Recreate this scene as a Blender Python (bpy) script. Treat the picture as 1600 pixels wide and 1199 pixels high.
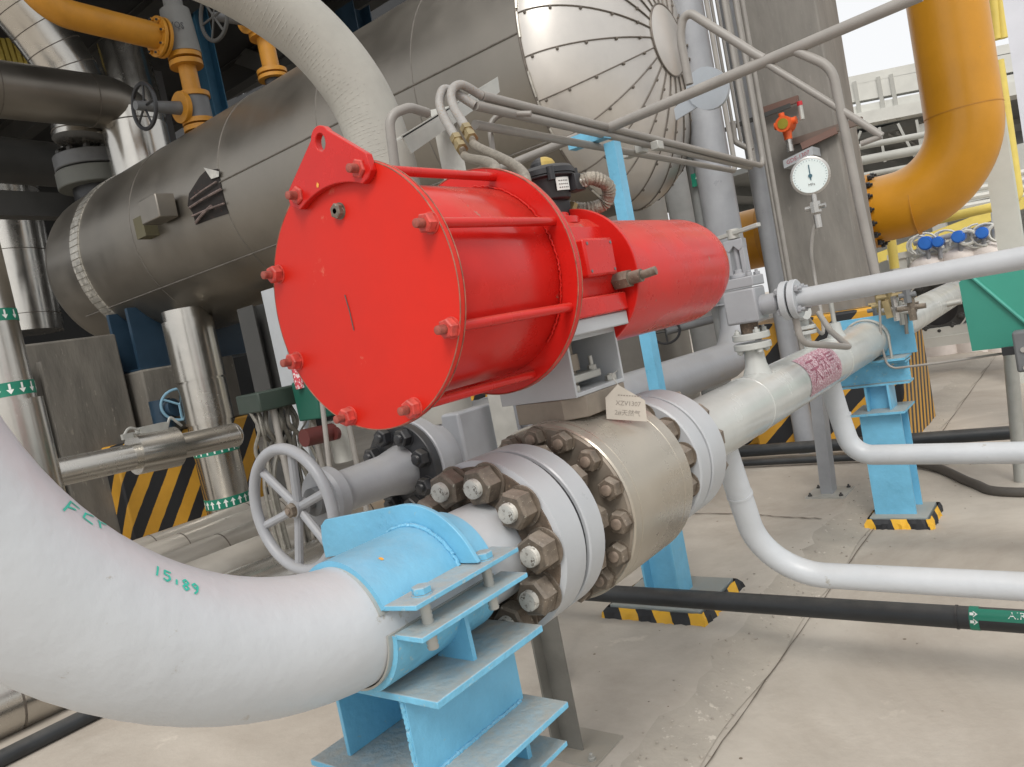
import bpy, math, random
import numpy as np
from mathutils import Vector, Matrix
random.seed(7)
S = bpy.context.scene
COL = S.collection
for o in list(bpy.data.objects): bpy.data.objects.remove(o)
# ------------------------------------------------------------------ camera
FPX = 1200.0; YAW = math.radians(38.2); PIT = math.radians(3.9); ROL = math.radians(11.2); CAMH = 1.4
F0 = Vector((-math.sin(YAW), math.cos(YAW), 0)); R0 = Vector((math.cos(YAW), math.sin(YAW), 0)); UZ = Vector((0, 0, 1))
FW = math.cos(PIT)*F0 - math.sin(PIT)*UZ; U1 = math.sin(PIT)*F0 + math.cos(PIT)*UZ
RT = math.cos(ROL)*R0 - math.sin(ROL)*U1; UP = math.sin(ROL)*R0 + math.cos(ROL)*U1
EYE = Vector((0, 0, CAMH))
cam = bpy.data.cameras.new('camera'); camo = bpy.data.objects.new('camera', cam); COL.objects.link(camo)
cam.sensor_width = 36; cam.lens = FPX/1600*36; cam.clip_start = .02; cam.clip_end = 500
M = Matrix(((RT.x, UP.x, -FW.x, 0), (RT.y, UP.y, -FW.y, 0), (RT.z, UP.z, -FW.z, CAMH), (0, 0, 0, 1)))
camo.matrix_world = M; S.camera = camo
cam.dof.use_dof = False
S.render.resolution_x = 1024; S.render.resolution_y = 767

def at(x, y, X=None, Y=None, Z=None):
    """surveyed point: where the line of sight through photo pixel (x, y) meets a real plane"""
    d = FW + (x-800)/FPX*RT - (y-599.5)/FPX*UP
    if X is not None: t = X/d.x
    elif Y is not None: t = Y/d.y
    else: t = (Z-CAMH)/d.z
    return EYE + t*d
# ------------------------------------------------------------------ world, sun, exposure
SUN_EL = math.radians(48); SUN_AZ = math.radians(-62)      # azimuth measured from +X towards +Y
w = bpy.data.worlds.new("World"); S.world = w; w.use_nodes = True
nt = w.node_tree; nt.nodes.clear()
sky = nt.nodes.new('ShaderNodeTexSky'); sky.sky_type = 'NISHITA'; sky.sun_disc = False
sky.sun_elevation = SUN_EL; sky.sun_rotation = math.pi/2 - SUN_AZ
sky.air_density = 1.0; sky.dust_density = 6.0; sky.ozone_density = .6
hs = nt.nodes.new('ShaderNodeHueSaturation'); hs.inputs['Saturation'].default_value = .28
bg = nt.nodes.new('ShaderNodeBackground'); bg.inputs['Strength'].default_value = .15
wo = nt.nodes.new('ShaderNodeOutputWorld')
nt.links.new(sky.outputs[0], hs.inputs['Color']); cl = nt.nodes.new('ShaderNodeMix'); cl.data_type = 'RGBA'; cl.inputs[0].default_value = .72; cl.inputs[7].default_value = (7.35, 7.4, 7.45, 1)   # high white overcast
nt.links.new(hs.outputs[0], cl.inputs[6]); nt.links.new(cl.outputs[2], bg.inputs[0]); nt.links.new(bg.outputs[0], wo.inputs[0])
sl = bpy.data.lights.new('sun', 'SUN'); sl.energy = 1.5; sl.angle = math.radians(20); sl.color = (1, .96, .9)
so = bpy.data.objects.new('sun', sl); COL.objects.link(so)
sd = Vector((math.cos(SUN_EL)*math.cos(SUN_AZ), math.cos(SUN_EL)*math.sin(SUN_AZ), math.sin(SUN_EL)))
so.rotation_euler = sd.to_track_quat('Z', 'Y').to_euler()
S.view_settings.view_transform = 'Standard'; S.view_settings.look = 'None'; S.view_settings.gamma = 1
S.view_settings.exposure = .05
S.render.engine = 'CYCLES'; S.cycles.max_bounces = 8; S.cycles.diffuse_bounces = 4

# ------------------------------------------------------------------ mesh builder
class MB:
    def __init__(s): s.v = []; s.f = []; s.m = []; s.mi = 0; s.sm = []
    def add(s, vs, fs, smooth=True):
        b = len(s.v); s.v += [Vector(p) for p in vs]
        for f in fs: s.f.append([b+i for i in f]); s.m.append(s.mi)
        return s
    def frame(s, d, up=None):
        d = Vector(d).normalized()
        if up is None: up = Vector((0, 0, 1)) if abs(d.z) < .9 else Vector((1, 0, 0))
        a = Vector(up).cross(d).normalized(); b = d.cross(a).normalized()
        return d, a, b
    def box(s, lo, hi):
        x0, y0, z0 = lo; x1, y1, z1 = hi
        return s.add([(x0,y0,z0),(x1,y0,z0),(x1,y1,z0),(x0,y1,z0),(x0,y0,z1),(x1,y0,z1),(x1,y1,z1),(x0,y1,z1)],
                     [(0,3,2,1),(4,5,6,7),(0,1,5,4),(1,2,6,5),(2,3,7,6),(3,0,4,7)])
    def beam(s, p0, p1, w, h, up=None):
        p0 = Vector(p0); p1 = Vector(p1); d, a, b = s.frame(p1-p0, up)
        vs = []
        for p in (p0, p1):
            for i, j in ((-1,-1),(1,-1),(1,1),(-1,1)): vs.append(p + a*i*w/2 + b*j*h/2)
        return s.add(vs, [(0,3,2,1),(4,5,6,7),(0,1,5,4),(1,2,6,5),(2,3,7,6),(3,0,4,7)])
    def angle(s, p0, p1, w, h, t, ux, uy):
        """L section from p0 to p1; legs along ux and uy"""
        p0 = Vector(p0); p1 = Vector(p1); ux = Vector(ux).normalized(); uy = Vector(uy).normalized()
        pr = [(0,0),(w,0),(w,t),(t,t),(t,h),(0,h)]
        vs = [p + ux*a + uy*b for p in (p0, p1) for a, b in pr]; n = 6
        return s.add(vs, [tuple(range(n))[::-1], tuple(range(n, 2*n))] + [(i, (i+1) % n, n+(i+1) % n, n+i) for i in range(n)])
    def isec(s, p0, p1, w, h, tf, tw, up):
        """I section, web in direction up, flanges w wide"""
        d, a, b = s.frame(Vector(p1)-Vector(p0), up); p0 = Vector(p0); p1 = Vector(p1)
        s.beam(p0+b*(h/2-tf/2), p1+b*(h/2-tf/2), w, tf, up); s.beam(p0-b*(h/2-tf/2), p1-b*(h/2-tf/2), w, tf, up)
        return s.beam(p0, p1, tw, h-2*tf, up)
    def lathe(s, p, d, prof, n=40, ang0=0):
        """prof: list of (t along d, radius)"""
        p = Vector(p); d, a, b = s.frame(d); vs = []; fs = []
        for t, r in prof:
            for k in range(n):
                an = ang0+2*math.pi*k/n; vs.append(p + d*t + (a*math.cos(an)+b*math.sin(an))*max(r, 1e-5))
        for i in range(len(prof)-1):
            for k in range(n):
                q = (k+1) % n; fs.append((i*n+k, i*n+q, (i+1)*n+q, (i+1)*n+k))
        fs.append(tuple(range(n))[::-1]); L = (len(prof)-1)*n; fs.append(tuple(range(L, L+n)))
        return s.add(vs, fs)
    def cyl(s, p0, p1, r, r1=None, n=32):
        p0 = Vector(p0); p1 = Vector(p1); return s.lathe(p0, p1-p0, [(0, r), ((p1-p0).length, r if r1 is None else r1)], n)
    def disc(s, p, d, t, r, n=48, bev=.003):
        return s.lathe(p, d, [(0, r-bev), (bev, r), (t-bev, r), (t, r-bev)], n)
    def shell(s, p, d, prof, n=40):
        """closed ring section revolved (for rings with a hole)"""
        p = Vector(p); d, a, b = s.frame(d); vs = []; fs = []; m = len(prof)
        for t, r in prof:
            for k in range(n):
                an = 2*math.pi*k/n; vs.append(p + d*t + (a*math.cos(an)+b*math.sin(an))*r)
        for i in range(m):
            j = (i+1) % m
            for k in range(n):
                q = (k+1) % n; fs.append((i*n+k, i*n+q, j*n+q, j*n+k))
        return s.add(vs, fs)
    def tube(s, path, r, n=20, rr=None, closed=False):
        P = [Vector(p) for p in path]; m = len(P); vs = []; fs = []; a = None
        for i in range(m):
            if closed: t = (P[(i+1) % m]-P[i-1]).normalized()
            else: t = (P[min(i+1, m-1)]-P[max(i-1, 0)]).normalized()
            if a is None: _, a, b = s.frame(t)
            a = (a - t*a.dot(t)).normalized(); b = t.cross(a)
            ri = r if rr is None else rr(i/(m-1))
            for k in range(n):
                an = 2*math.pi*k/n; vs.append(P[i]+(a*math.cos(an)+b*math.sin(an))*ri)
        for i in range(m if closed else m-1):
            j = (i+1) % m
            for k in range(n):
                q = (k+1) % n; fs.append((i*n+k, i*n+q, j*n+q, j*n+k))
        if not closed: fs += [tuple(range(n))[::-1], tuple(range((m-1)*n, m*n))]
        return s.add(vs, fs)
    def prism(s, pts, ex):
        pts = [Vector(p) for p in pts]; ex = Vector(ex); n = len(pts)
        return s.add(pts+[p+ex for p in pts], [tuple(range(n))[::-1], tuple(range(n, 2*n))]+[(i, (i+1) % n, n+(i+1) % n, n+i) for i in range(n)])
    def sphere(s, c, r, sc=(1,1,1), nu=20, nv=12):
        c = Vector(c); vs = [c+Vector((0,0,-r*sc[2]))]; fs = []
        for j in range(1, nv):
            ph = -math.pi/2+math.pi*j/nv
            for i in range(nu):
                th = 2*math.pi*i/nu; vs.append(c+Vector((r*sc[0]*math.cos(ph)*math.cos(th), r*sc[1]*math.cos(ph)*math.sin(th), r*sc[2]*math.sin(ph))))
        vs.append(c+Vector((0,0,r*sc[2]))); L = len(vs)-1
        for i in range(nu):
            q = (i+1) % nu; fs.append((0, 1+q, 1+i)); fs.append((L, L-nu+i, L-nu+q))
        for j in range(nv-2):
            for i in range(nu):
                q = (i+1) % nu; fs.append((1+j*nu+i, 1+j*nu+q, 1+(j+1)*nu+q, 1+(j+1)*nu+i))
        return s.add(vs, fs)
    def mesh(s, name, mats, shift, sharp=35):
        me = bpy.data.meshes.new(name)
        me.from_pydata([tuple(p-shift) for p in s.v], [], s.f)
        mats = mats if isinstance(mats, (list, tuple)) else [mats]
        for m in mats: me.materials.append(m)
        me.polygons.foreach_set('material_index', s.m); me.update()
        import bmesh
        bm = bmesh.new(); bm.from_mesh(me); bmesh.ops.recalc_face_normals(bm, faces=bm.faces); bm.to_mesh(me); bm.free()
        me.polygons.foreach_set('use_smooth', [True]*len(me.polygons)); me.set_sharp_from_angle(angle=math.radians(sharp)); me.update()
        return me
def round_path(pts, r, seg=8):
    P = [Vector(p) for p in pts]; out = [P[0]]
    rs = r if isinstance(r, (list, tuple)) else [r]*(len(P)-2)
    for i in range(1, len(P)-1):
        a = (P[i-1]-P[i]); b = (P[i+1]-P[i]); la, lb = a.length, b.length; a.normalize(); b.normalize()
        th = a.angle(b)
        if th > math.pi-.02: out.append(P[i]); continue
        tl = min(rs[i-1]/math.tan(th/2), la*.49 if i > 1 else la*.98, lb*.49 if i < len(P)-2 else lb*.98); rr = tl*math.tan(th/2)
        c = P[i] + (a+b).normalized()*(rr/math.sin(th/2)); s0 = P[i]+a*tl - c; s1 = P[i]+b*tl - c
        tot = s0.angle(s1); ax = s0.cross(s1).normalized()
        for k in range(seg+1): out.append(c + Matrix.Rotation(tot*k/seg, 3, ax) @ s0)
    out.append(P[-1]); return out
def spline(pts, seg=8):
    P = [Vector(p) for p in pts]; P = [2*P[0]-P[1]]+P+[2*P[-1]-P[-2]]; out = []
    for i in range(1, len(P)-2):
        for k in range(seg):
            t = k/seg; a, b, c, d = P[i-1:i+3]
            out.append(.5*((2*b)+(c-a)*t+(2*a-5*b+4*c-d)*t*t+(3*b-a-3*c+d)*t**3))
    out.append(P[-2]); return out

ORG = {}
def tag(o, label=None, cat=None, group=None, kind=None):
    if label: o['label'] = label
    if cat: o['category'] = cat
    if group: o['group'] = group
    if kind: o['kind'] = kind
    return o
def thing(name, label, cat, loc, group=None):
    o = bpy.data.objects.new(name, None); COL.objects.link(o); o.location = loc; o.empty_display_size = .05
    ORG[o.name] = Vector(loc); return tag(o, label, cat, group)
def part(par, name, mb, mat, label=None, bevel=0, sharp=35):
    sh = ORG[par.name]; me = mb.mesh(name, mat, sh, sharp)
    o = bpy.data.objects.new(name, me); COL.objects.link(o); o.parent = par; ORG[o.name] = sh
    if label: o['label'] = label
    if bevel: bev(o, bevel)
    return o
def single(name, label, cat, mb, mat, loc, group=None, kind=None, bevel=0, sharp=35):
    me = mb.mesh(name, mat, Vector(loc), sharp); o = bpy.data.objects.new(name, me); COL.objects.link(o); o.location = loc
    ORG[o.name] = Vector(loc); tag(o, label, cat, group, kind)
    if bevel: bev(o, bevel)
    return o
def bev(o, w):
    m = o.modifiers.new('bevel', 'BEVEL'); m.width = w; m.segments = 2; m.limit_method = 'ANGLE'; m.angle_limit = math.radians(40)
_c = {}
def hexbolt(par, p, ax, r, h, rs, ls, mnut, mstud, name='nut', rot=0, washer=True):
    """hex nut at p standing along ax, with the threaded stud end showing as its sub-part"""
    key = (r, h, rs, ls, mnut.name, mstud.name)
    if key not in _c:
        a = MB()
        if washer: a.lathe((0,0,0), (0,0,1), [(0, r*1.08), (h*.1, r*1.08)], 24)
        a.lathe((0,0,h*.1), (0,0,1), [(0, r*.93), (h*.06, r), (h*.78, r), (h*.9, r*.86)], 6)
        b = MB(); pr = [(0, rs)]; t = h*.9; k = 0; st = max(ls/7, .0022)
        while t < h+ls-st: pr += [(t, rs), (t+st/2, rs*.93)]; t += st
        pr += [(h+ls-st*.4, rs*.95), (h+ls, rs*.8)]
        b.lathe((0,0,0), (0,0,1), pr, 16)
        _c[key] = (a.mesh('nut', mnut, Vector(), 30), b.mesh('stud', mstud, Vector(), 50))
    a, b = _c[key]
    q = Vector(ax).to_track_quat('Z', 'Y')
    o = bpy.data.objects.new(name, a); COL.objects.link(o); o.parent = par; o.location = Vector(p)-ORG[par.name]
    o.rotation_mode = 'QUATERNION'; o.rotation_quaternion = q @ Matrix.Rotation(rot, 3, 'Z').to_quaternion()
    s = bpy.data.objects.new('stud', b); COL.objects.link(s); s.parent = o
    return o
def copy_tree(o, delta, label=None, par=None):
    c = o.copy(); COL.objects.link(c); c.parent = par
    if par is None: c.location = o.location + Vector(delta); ORG[c.name] = ORG[o.name]+Vector(delta)
    if label: c['label'] = label
    for ch in list(o.children): copy_tree(ch, delta, None, c)
    return c
def text_geo(s, size):
    cu = bpy.data.curves.new('t', 'FONT'); cu.body = s; cu.size = size; cu.align_x = 'CENTER'; cu.align_y = 'CENTER'; cu.resolution_u = 2
    o = bpy.data.objects.new('t', cu); COL.objects.link(o); dg = bpy.context.evaluated_depsgraph_get(); dg.update()
    me = bpy.data.meshes.new_from_object(o.evaluated_get(dg)); vs = [v.co.copy() for v in me.vertices]; fs = [tuple(p.vertices) for p in me.polygons]
    bpy.data.objects.remove(o); bpy.data.curves.remove(cu); bpy.data.meshes.remove(me); return vs, fs
def text_on(mb, s, size, fn):
    vs, fs = text_geo(s, size); mb.add([fn(v.x, v.y) for v in vs], fs); return mb

# ------------------------------------------------------------------ materials
def mat(name, col, rough=.5, metal=0, var=.12, vs=6, bump=.0, bs=40, dust=0, dustc=(.36,.31,.24), coat=0, stretch=(1,1,1), chip=None, chipa=.0, spec=.5, rvar=.12, dmin=.25):
    m = bpy.data.materials.new(name); m.use_nodes = True; n = m.node_tree; N = n.nodes; L = n.links
    b = N['Principled BSDF']; b.inputs['Roughness'].default_value = rough; b.inputs['Metallic'].default_value = metal
    b.inputs['Coat Weight'].default_value = coat; b.inputs['Specular IOR Level'].default_value = spec
    tc = N.new('ShaderNodeTexCoord'); mp = N.new('ShaderNodeMapping'); mp.inputs['Scale'].default_value = stretch; L.new(tc.outputs['Object'], mp.inputs[0])
    nz = N.new('ShaderNodeTexNoise'); nz.inputs['Scale'].default_value = vs; nz.inputs['Detail'].default_value = 8; nz.inputs['Roughness'].default_value = .62; L.new(mp.outputs[0], nz.inputs[0])
    def rng(sock, a, b_, c, d):
        r = N.new('ShaderNodeMapRange'); r.inputs[1].default_value = a; r.inputs[2].default_value = b_; r.inputs[3].default_value = c; r.inputs[4].default_value = d; L.new(sock, r.inputs[0]); return r.outputs[0]
    def mix(fac, c1, c2, t='MIX'):
        x = N.new('ShaderNodeMix'); x.data_type = 'RGBA'; x.blend_type = t
        for i, c in ((0, fac), (6, c1), (7, c2)):
            if hasattr(c, 'links') or isinstance(c, bpy.types.NodeSocket): L.new(c, x.inputs[i])
            elif i == 0: x.inputs[0].default_value = c
            else: x.inputs[i].default_value = (*c, 1)
        return x.outputs[2]
    dk = tuple(c*(1-var) for c in col); lt = tuple(min(1, c*(1+var)) for c in col)
    c = mix(rng(nz.outputs[0], .3, .7, 0, 1), dk, lt)
    if chip:
        n2 = N.new('ShaderNodeTexNoise'); n2.inputs['Scale'].default_value = vs*5; n2.inputs['Detail'].default_value = 10; n2.inputs['Roughness'].default_value = .7; L.new(mp.outputs[0], n2.inputs[0])
        c = mix(rng(n2.outputs[0], .62-chipa*.3, .66-chipa*.3, 0, 1), c, chip)
    if dust:
        g = N.new('ShaderNodeNewGeometry'); sx = N.new('ShaderNodeSeparateXYZ'); L.new(g.outputs['Normal'], sx.inputs[0])
        n3 = N.new('ShaderNodeTexNoise'); n3.inputs['Scale'].default_value = vs*2.3; n3.inputs['Detail'].default_value = 9; n3.inputs['Roughness'].default_value = .7; L.new(tc.outputs['Object'], n3.inputs[0])
        up = rng(sx.outputs[2], .35, .95, 0, 1); nn = rng(n3.outputs[0], .3, .7, dmin, 1)
        mu = N.new('ShaderNodeMath'); mu.operation = 'MULTIPLY'; L.new(up, mu.inputs[0]); L.new(nn, mu.inputs[1])
        m2 = N.new('ShaderNodeMath'); m2.operation = 'MULTIPLY'; L.new(mu.outputs[0], m2.inputs[0]); m2.inputs[1].default_value = dust
        c = mix(m2.outputs[0], c, dustc)
        if metal:
            iv = N.new('ShaderNodeMath'); iv.operation = 'SUBTRACT'; iv.inputs[0].default_value = metal; L.new(m2.outputs[0], iv.inputs[1]); iv.use_clamp = True; L.new(iv.outputs[0], b.inputs['Metallic'])
    L.new(c, b.inputs['Base Color'])
    L.new(rng(nz.outputs[0], .3, .7, max(.03, rough-rvar), min(1, rough+rvar)), b.inputs['Roughness'])
    if bump:
        n4 = N.new('ShaderNodeTexNoise'); n4.inputs['Scale'].default_value = bs; n4.inputs['Detail'].default_value = 6; L.new(mp.outputs[0], n4.inputs[0])
        bp = N.new('ShaderNodeBump'); bp.inputs['Strength'].default_value = bump; bp.inputs['Distance'].default_value = .01; L.new(n4.outputs[0], bp.inputs['Height']); L.new(bp.outputs[0], b.inputs['Normal'])
    return m
def hazard(name, dirv, period, yel=(.58,.30,.03), blk=(.018,.019,.022), off=0, warp=.006):
    m = mat(name, yel, .55, var=.12, vs=4, bump=.08); n = m.node_tree; N = n.nodes; L = n.links
    b = N['Principled BSDF']; old = b.inputs['Base Color'].links[0].from_socket
    tc = N.new('ShaderNodeTexCoord'); nz = N.new('ShaderNodeTexNoise'); nz.inputs['Scale'].default_value = 12; L.new(tc.outputs['Object'], nz.inputs[0])
    dt = N.new('ShaderNodeVectorMath'); dt.operation = 'DOT_PRODUCT'; dt.inputs[1].default_value = dirv; L.new(tc.outputs['Object'], dt.inputs[0])
    ma = N.new('ShaderNodeMath'); ma.operation = 'MULTIPLY_ADD'; ma.inputs[1].default_value = warp*2; L.new(nz.outputs[0], ma.inputs[0]); L.new(dt.outputs['Value'], ma.inputs[2])
    dv = N.new('ShaderNodeMath'); dv.operation = 'MULTIPLY_ADD'; dv.inputs[1].default_value = 1/period; dv.inputs[2].default_value = off; L.new(ma.outputs[0], dv.inputs[0])
    fr = N.new('ShaderNodeMath'); fr.operation = 'FRACT'; L.new(dv.outputs[0], fr.inputs[0])
    gt = N.new('ShaderNodeMath'); gt.operation = 'GREATER_THAN'; gt.inputs[1].default_value = .5; L.new(fr.outputs[0], gt.inputs[0])
    x = N.new('ShaderNodeMix'); x.data_type = 'RGBA'; L.new(gt.outputs[0], x.inputs[0]); L.new(old, x.inputs[6]); x.inputs[7].default_value = (*blk, 1); L.new(x.outputs[2], b.inputs['Base Color'])
    return m
DU = (.34,.29,.23)
RED = mat('red_paint', (.55,.014,.010), .27, var=.14, vs=5, dust=.42, dustc=(.42,.19,.13), bump=.05, bs=18, rvar=.12, spec=.35, chip=(.30,.16,.11), chipa=-.13)
REDF = mat('red_paint_face', (.60,.018,.008), .42, var=.12, vs=2.2, bump=.06, bs=12, dust=.2, spec=.3, chip=(.62,.10,.06), chipa=-.10)
REDN = mat('red_nut_paint', (.55,.06,.045), .55, var=.35, vs=60, dust=.5, dustc=(.45,.22,.17))
REDS = mat('red_stud', (.30,.07,.05), .6, var=.5, vs=90)
WHT = mat('white_pipe_paint', (.515,.54,.565), .40, var=.07, vs=3, bump=.22, bs=22, dust=.35, dustc=(.44,.41,.36), chip=(.40,.39,.36), chipa=-.08)
LIL = mat('lilac_grey_paint', (.425,.445,.465), .38, var=.07, vs=6, bump=.06, dust=.3, dustc=(.42,.39,.35))
CRM = mat('cream_pipe_paint', (.47,.485,.465), .22, var=.12, vs=2.5, bump=.05, dust=.15, rvar=.08)
GRY = mat('grey_paint', (.31,.32,.34), .38, var=.09, vs=7, bump=.06, dust=.3)
GRD = mat('dark_grey_paint', (.14,.145,.15), .5, var=.15, vs=7)
BLU = mat('sky_blue_paint', (.16,.455,.66), .36, var=.12, vs=7, bump=.2, bs=45, dust=.3, dustc=(.42,.40,.34), chip=(.30,.42,.44), chipa=-.10)
BLE = mat('sky_blue_dusty', (.16,.46,.66), .5, var=.12, vs=14, bump=.3, bs=60, dust=.95, dustc=(.41,.37,.31), dmin=.62, chip=(.34,.50,.56), chipa=.1)
DBL = mat('dark_blue_paint', (.015,.04,.07), .5, var=.15, vs=5, dust=.2)
BRN = mat('rusty_face', (.12,.09,.065), .75, var=.45, vs=22, bump=.4, bs=60, dust=.35, chip=(.27,.20,.14), chipa=.12)
NUT = mat('dirty_nut', (.16,.13,.10), .55, metal=.15, var=.4, vs=28, bump=.25, bs=90, dust=.6, dustc=(.34,.30,.25), chip=(.46,.42,.35), chipa=.03)
STD = mat('stud_end', (.50,.49,.45), .5, metal=.2, var=.3, vs=20, chip=(.12,.10,.08), chipa=.18)
STB = mat('stud_brown', (.24,.19,.15), .6, metal=.2, var=.3, vs=80)
TAN = mat('tan_steel_body', (.42,.385,.325), .30, metal=.6, var=.10, vs=4, bump=.04, dust=.3, dustc=(.46,.42,.36))
TAD = mat('tan_steel_face', (.25,.215,.175), .5, metal=.35, var=.2, vs=14, bump=.1, dust=.3)
ALU = mat('aluminium_cladding', (.52,.50,.46), .24, metal=.95, var=.12, vs=2.2, bump=.14, bs=4, dust=.2, rvar=.08)
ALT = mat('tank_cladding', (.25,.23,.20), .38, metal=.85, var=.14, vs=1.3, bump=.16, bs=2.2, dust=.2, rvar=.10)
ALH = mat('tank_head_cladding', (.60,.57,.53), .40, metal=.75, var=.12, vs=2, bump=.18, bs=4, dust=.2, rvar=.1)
SEAM = mat('seam', (.16,.14,.12), .5, metal=.5, var=.3, vs=30)
SEAL = mat('bright_trim', (.55,.53,.48), .4, metal=.7, var=.25, vs=20)
GAL = mat('galvanised', (.45,.45,.42), .5, metal=.4, var=.12, vs=12, dust=.3, bump=.05)
TUB = mat('grey_tube_paint', (.27,.255,.235), .45, var=.10, vs=10, bump=.05, dust=.25)
BEI = mat('beige_wrap', (.37,.36,.325), .8, var=.10, vs=6, bump=.2, bs=14)
YEL = mat('yellow_pipe_paint', (.60,.27,.012), .36, var=.12, vs=1.6, bump=.06, dust=.25, rvar=.08, chip=(.40,.22,.06), chipa=-.10)
YEO = mat('orange_yellow_paint', (.50,.225,.02), .5, var=.15, vs=6, dust=.2)
YLT = mat('light_yellow_paint', (.72,.58,.14), .5, var=.08, vs=6)
BLK = mat('black_plastic', (.022,.023,.026), .42, var=.15, vs=8, dust=.15)
BKP = mat('black_hose', (.022,.025,.028), .45, var=.3, vs=6, dust=.25, dustc=(.25,.22,.18))
CON = mat('column_concrete', (.225,.212,.192), .85, var=.22, vs=2.2, bump=.35, bs=9, stretch=(3,3,.7), chip=(.27,.255,.235), chipa=.02)
COD = mat('pedestal_concrete', (.135,.125,.108), .88, var=.35, vs=1.6, bump=.4, bs=12, stretch=(3,3,.8), chip=(.22,.20,.17), chipa=.04)
GRN = mat('green_paint', (.035,.235,.175), .42, var=.06, vs=3, bump=.05, bs=5)
GRK = mat('dark_green_paint', (.012,.095,.065), .5, var=.1, vs=3)
TPG = mat('green_tape', (.01,.19,.12), .4, var=.08)
WTX = mat('white_marking', (.75,.77,.74), .5, var=.05)
INK = mat('green_ink', (.03,.50,.38), .5, var=.2, vs=60)
TXT = mat('dark_lettering', (.10,.09,.085), .6, var=.1)
TXB = mat('stamped_lettering', (.26,.23,.20), .6, var=.2, vs=60)
TAG = mat('tag_metal', (.52,.48,.42), .5, metal=.2, var=.08, vs=20)
PNK = mat('faded_maroon_sticker', (.36,.17,.21), .6, var=.3, vs=30, chip=(.62,.55,.58), chipa=.35)
BRT = mat('brass', (.38,.30,.16), .4, metal=.7, var=.2, vs=20)
BRD = mat('braided_hose', (.30,.27,.225), .5, metal=.45, var=.3, vs=90, bump=.4, bs=240)
ORG_ = mat('orange_paint', (.72,.11,.02), .45, var=.08)
CBL = mat('cobalt_blue', (.03,.17,.62), .4, var=.1)
GLS = mat('gauge_face', (.72,.80,.80), .3, var=.03)
STL = mat('stainless', (.50,.49,.47), .28, metal=.85, var=.08, vs=8)
OFW = mat('off_white_steel', (.60,.60,.56), .55, var=.10, vs=1.5)
OFG = mat('far_grey_steel', (.40,.40,.37), .6, var=.12, vs=1)
DKW = mat('shed_dark', (.035,.036,.037), .8, var=.3, vs=1)
DKS = mat('dark_steel', (.055,.055,.053), .6, var=.2, vs=3, dust=.2)
VIO = mat('flap_blue_grey', (.38,.41,.44), .4, metal=.3, var=.08)
HZL = hazard('hazard_paint_left', (-.75, -.90, .62), .27, off=.15)
HZR = hazard('hazard_paint_right', (-.75, -1.7, .80), .235, off=.3)
HZE = hazard('hazard_paint_pad_edge', (1, 1, 0), .17, yel=(.75,.42,.03), off=.1, warp=.012)

def ground_mat():
    m = mat('concrete_ground', (.475,.43,.37), .85, var=.10, vs=1.1, bump=.25, bs=30, chip=(.54,.49,.42), chipa=.0)
    n = m.node_tree; N = n.nodes; L = n.links; b = N['Principled BSDF']; old = b.inputs['Base Color'].links[0].from_socket
    tc = N.new('ShaderNodeTexCoord'); nz = N.new('ShaderNodeTexNoise'); nz.inputs['Scale'].default_value = .55; nz.inputs['Detail'].default_value = 12; nz.inputs['Distortion'].default_value = .8; nz.inputs['Roughness'].default_value = .7; L.new(tc.outputs['Object'], nz.inputs[0])
    mr = N.new('ShaderNodeMapRange'); mr.inputs[1].default_value = .42; mr.inputs[2].default_value = .62; mr.inputs[3].default_value = 0; mr.inputs[4].default_value = .55; L.new(nz.outputs[0], mr.inputs[0])
    x = N.new('ShaderNodeMix'); x.data_type = 'RGBA'; L.new(mr.outputs[0], x.inputs[0]); L.new(old, x.inputs[6]); x.inputs[7].default_value = (.27,.225,.18, 1)
    vo = N.new('ShaderNodeTexVoronoi'); vo.feature = 'F1'; vo.inputs['Scale'].default_value = 7; vo.inputs['Randomness'].default_value = 1; L.new(tc.outputs['Object'], vo.inputs['Vector'])
    lt = N.new('ShaderNodeMath'); lt.operation = 'LESS_THAN'; lt.inputs[1].default_value = .045; L.new(vo.outputs['Distance'], lt.inputs[0])
    y = N.new('ShaderNodeMix'); y.data_type = 'RGBA'; L.new(lt.outputs[0], y.inputs[0]); L.new(x.outputs[2], y.inputs[6]); y.inputs[7].default_value = (.17,.135,.10, 1)
    L.new(y.outputs[2], b.inputs['Base Color'])
    return m
GND = ground_mat()
EDG = mat('worn_paint_edge', (.30,.115,.075), .7, var=.5, vs=40)
CUR = mat('chipped_kerb', (.40,.36,.305), .9, var=.10, vs=5, bump=.35, bs=45, chip=(.54,.49,.42), chipa=.05)
CRK = mat('crack_dirt', (.14,.115,.09), .9, var=.3, vs=20)

# ================================================================== SETTING
single('ground', None, None, MB().add([(-60,-40,0),(60,-40,0),(60,90,0),(-60,90,0)], [(0,1,2,3)]), GND, (0,0,0), kind='structure')
sl_ = MB()   # raised slab with a sloping chipped shoulder
ys = [ -6+ .09*i for i in range(320)]; zt = .05
vs = []
for i, y in enumerate(ys):
    j = .022*math.sin(y*9)+.02*math.sin(y*23+1)+random.uniform(-.012,.012); k = .012*math.sin(y*7+2)
    x1 = -1.30 + j + (.02*math.sin(y*1.3)); x2 = -1.115+k
    vs += [(-14, y, zt), (x1, y, zt), (x1+.035+.4*random.uniform(0,.02), y, zt-.018), (x2, y, .004)]
n = len(ys)
sl_.mi = 0; sl_.add(vs, [(4*i, 4*i+1, 4*i+5, 4*i+4) for i in range(n-1)]); b0 = 0
sl_.mi = 1
for c in (1, 2): 
    for i in range(n-1): sl_.f.append([4*i+c, 4*i+c+1, 4*i+c+5, 4*i+c+4]); sl_.m.append(1)
single('slab', None, None, sl_, [GND, CUR], (0,0,0), kind='structure', sharp=80)
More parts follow.
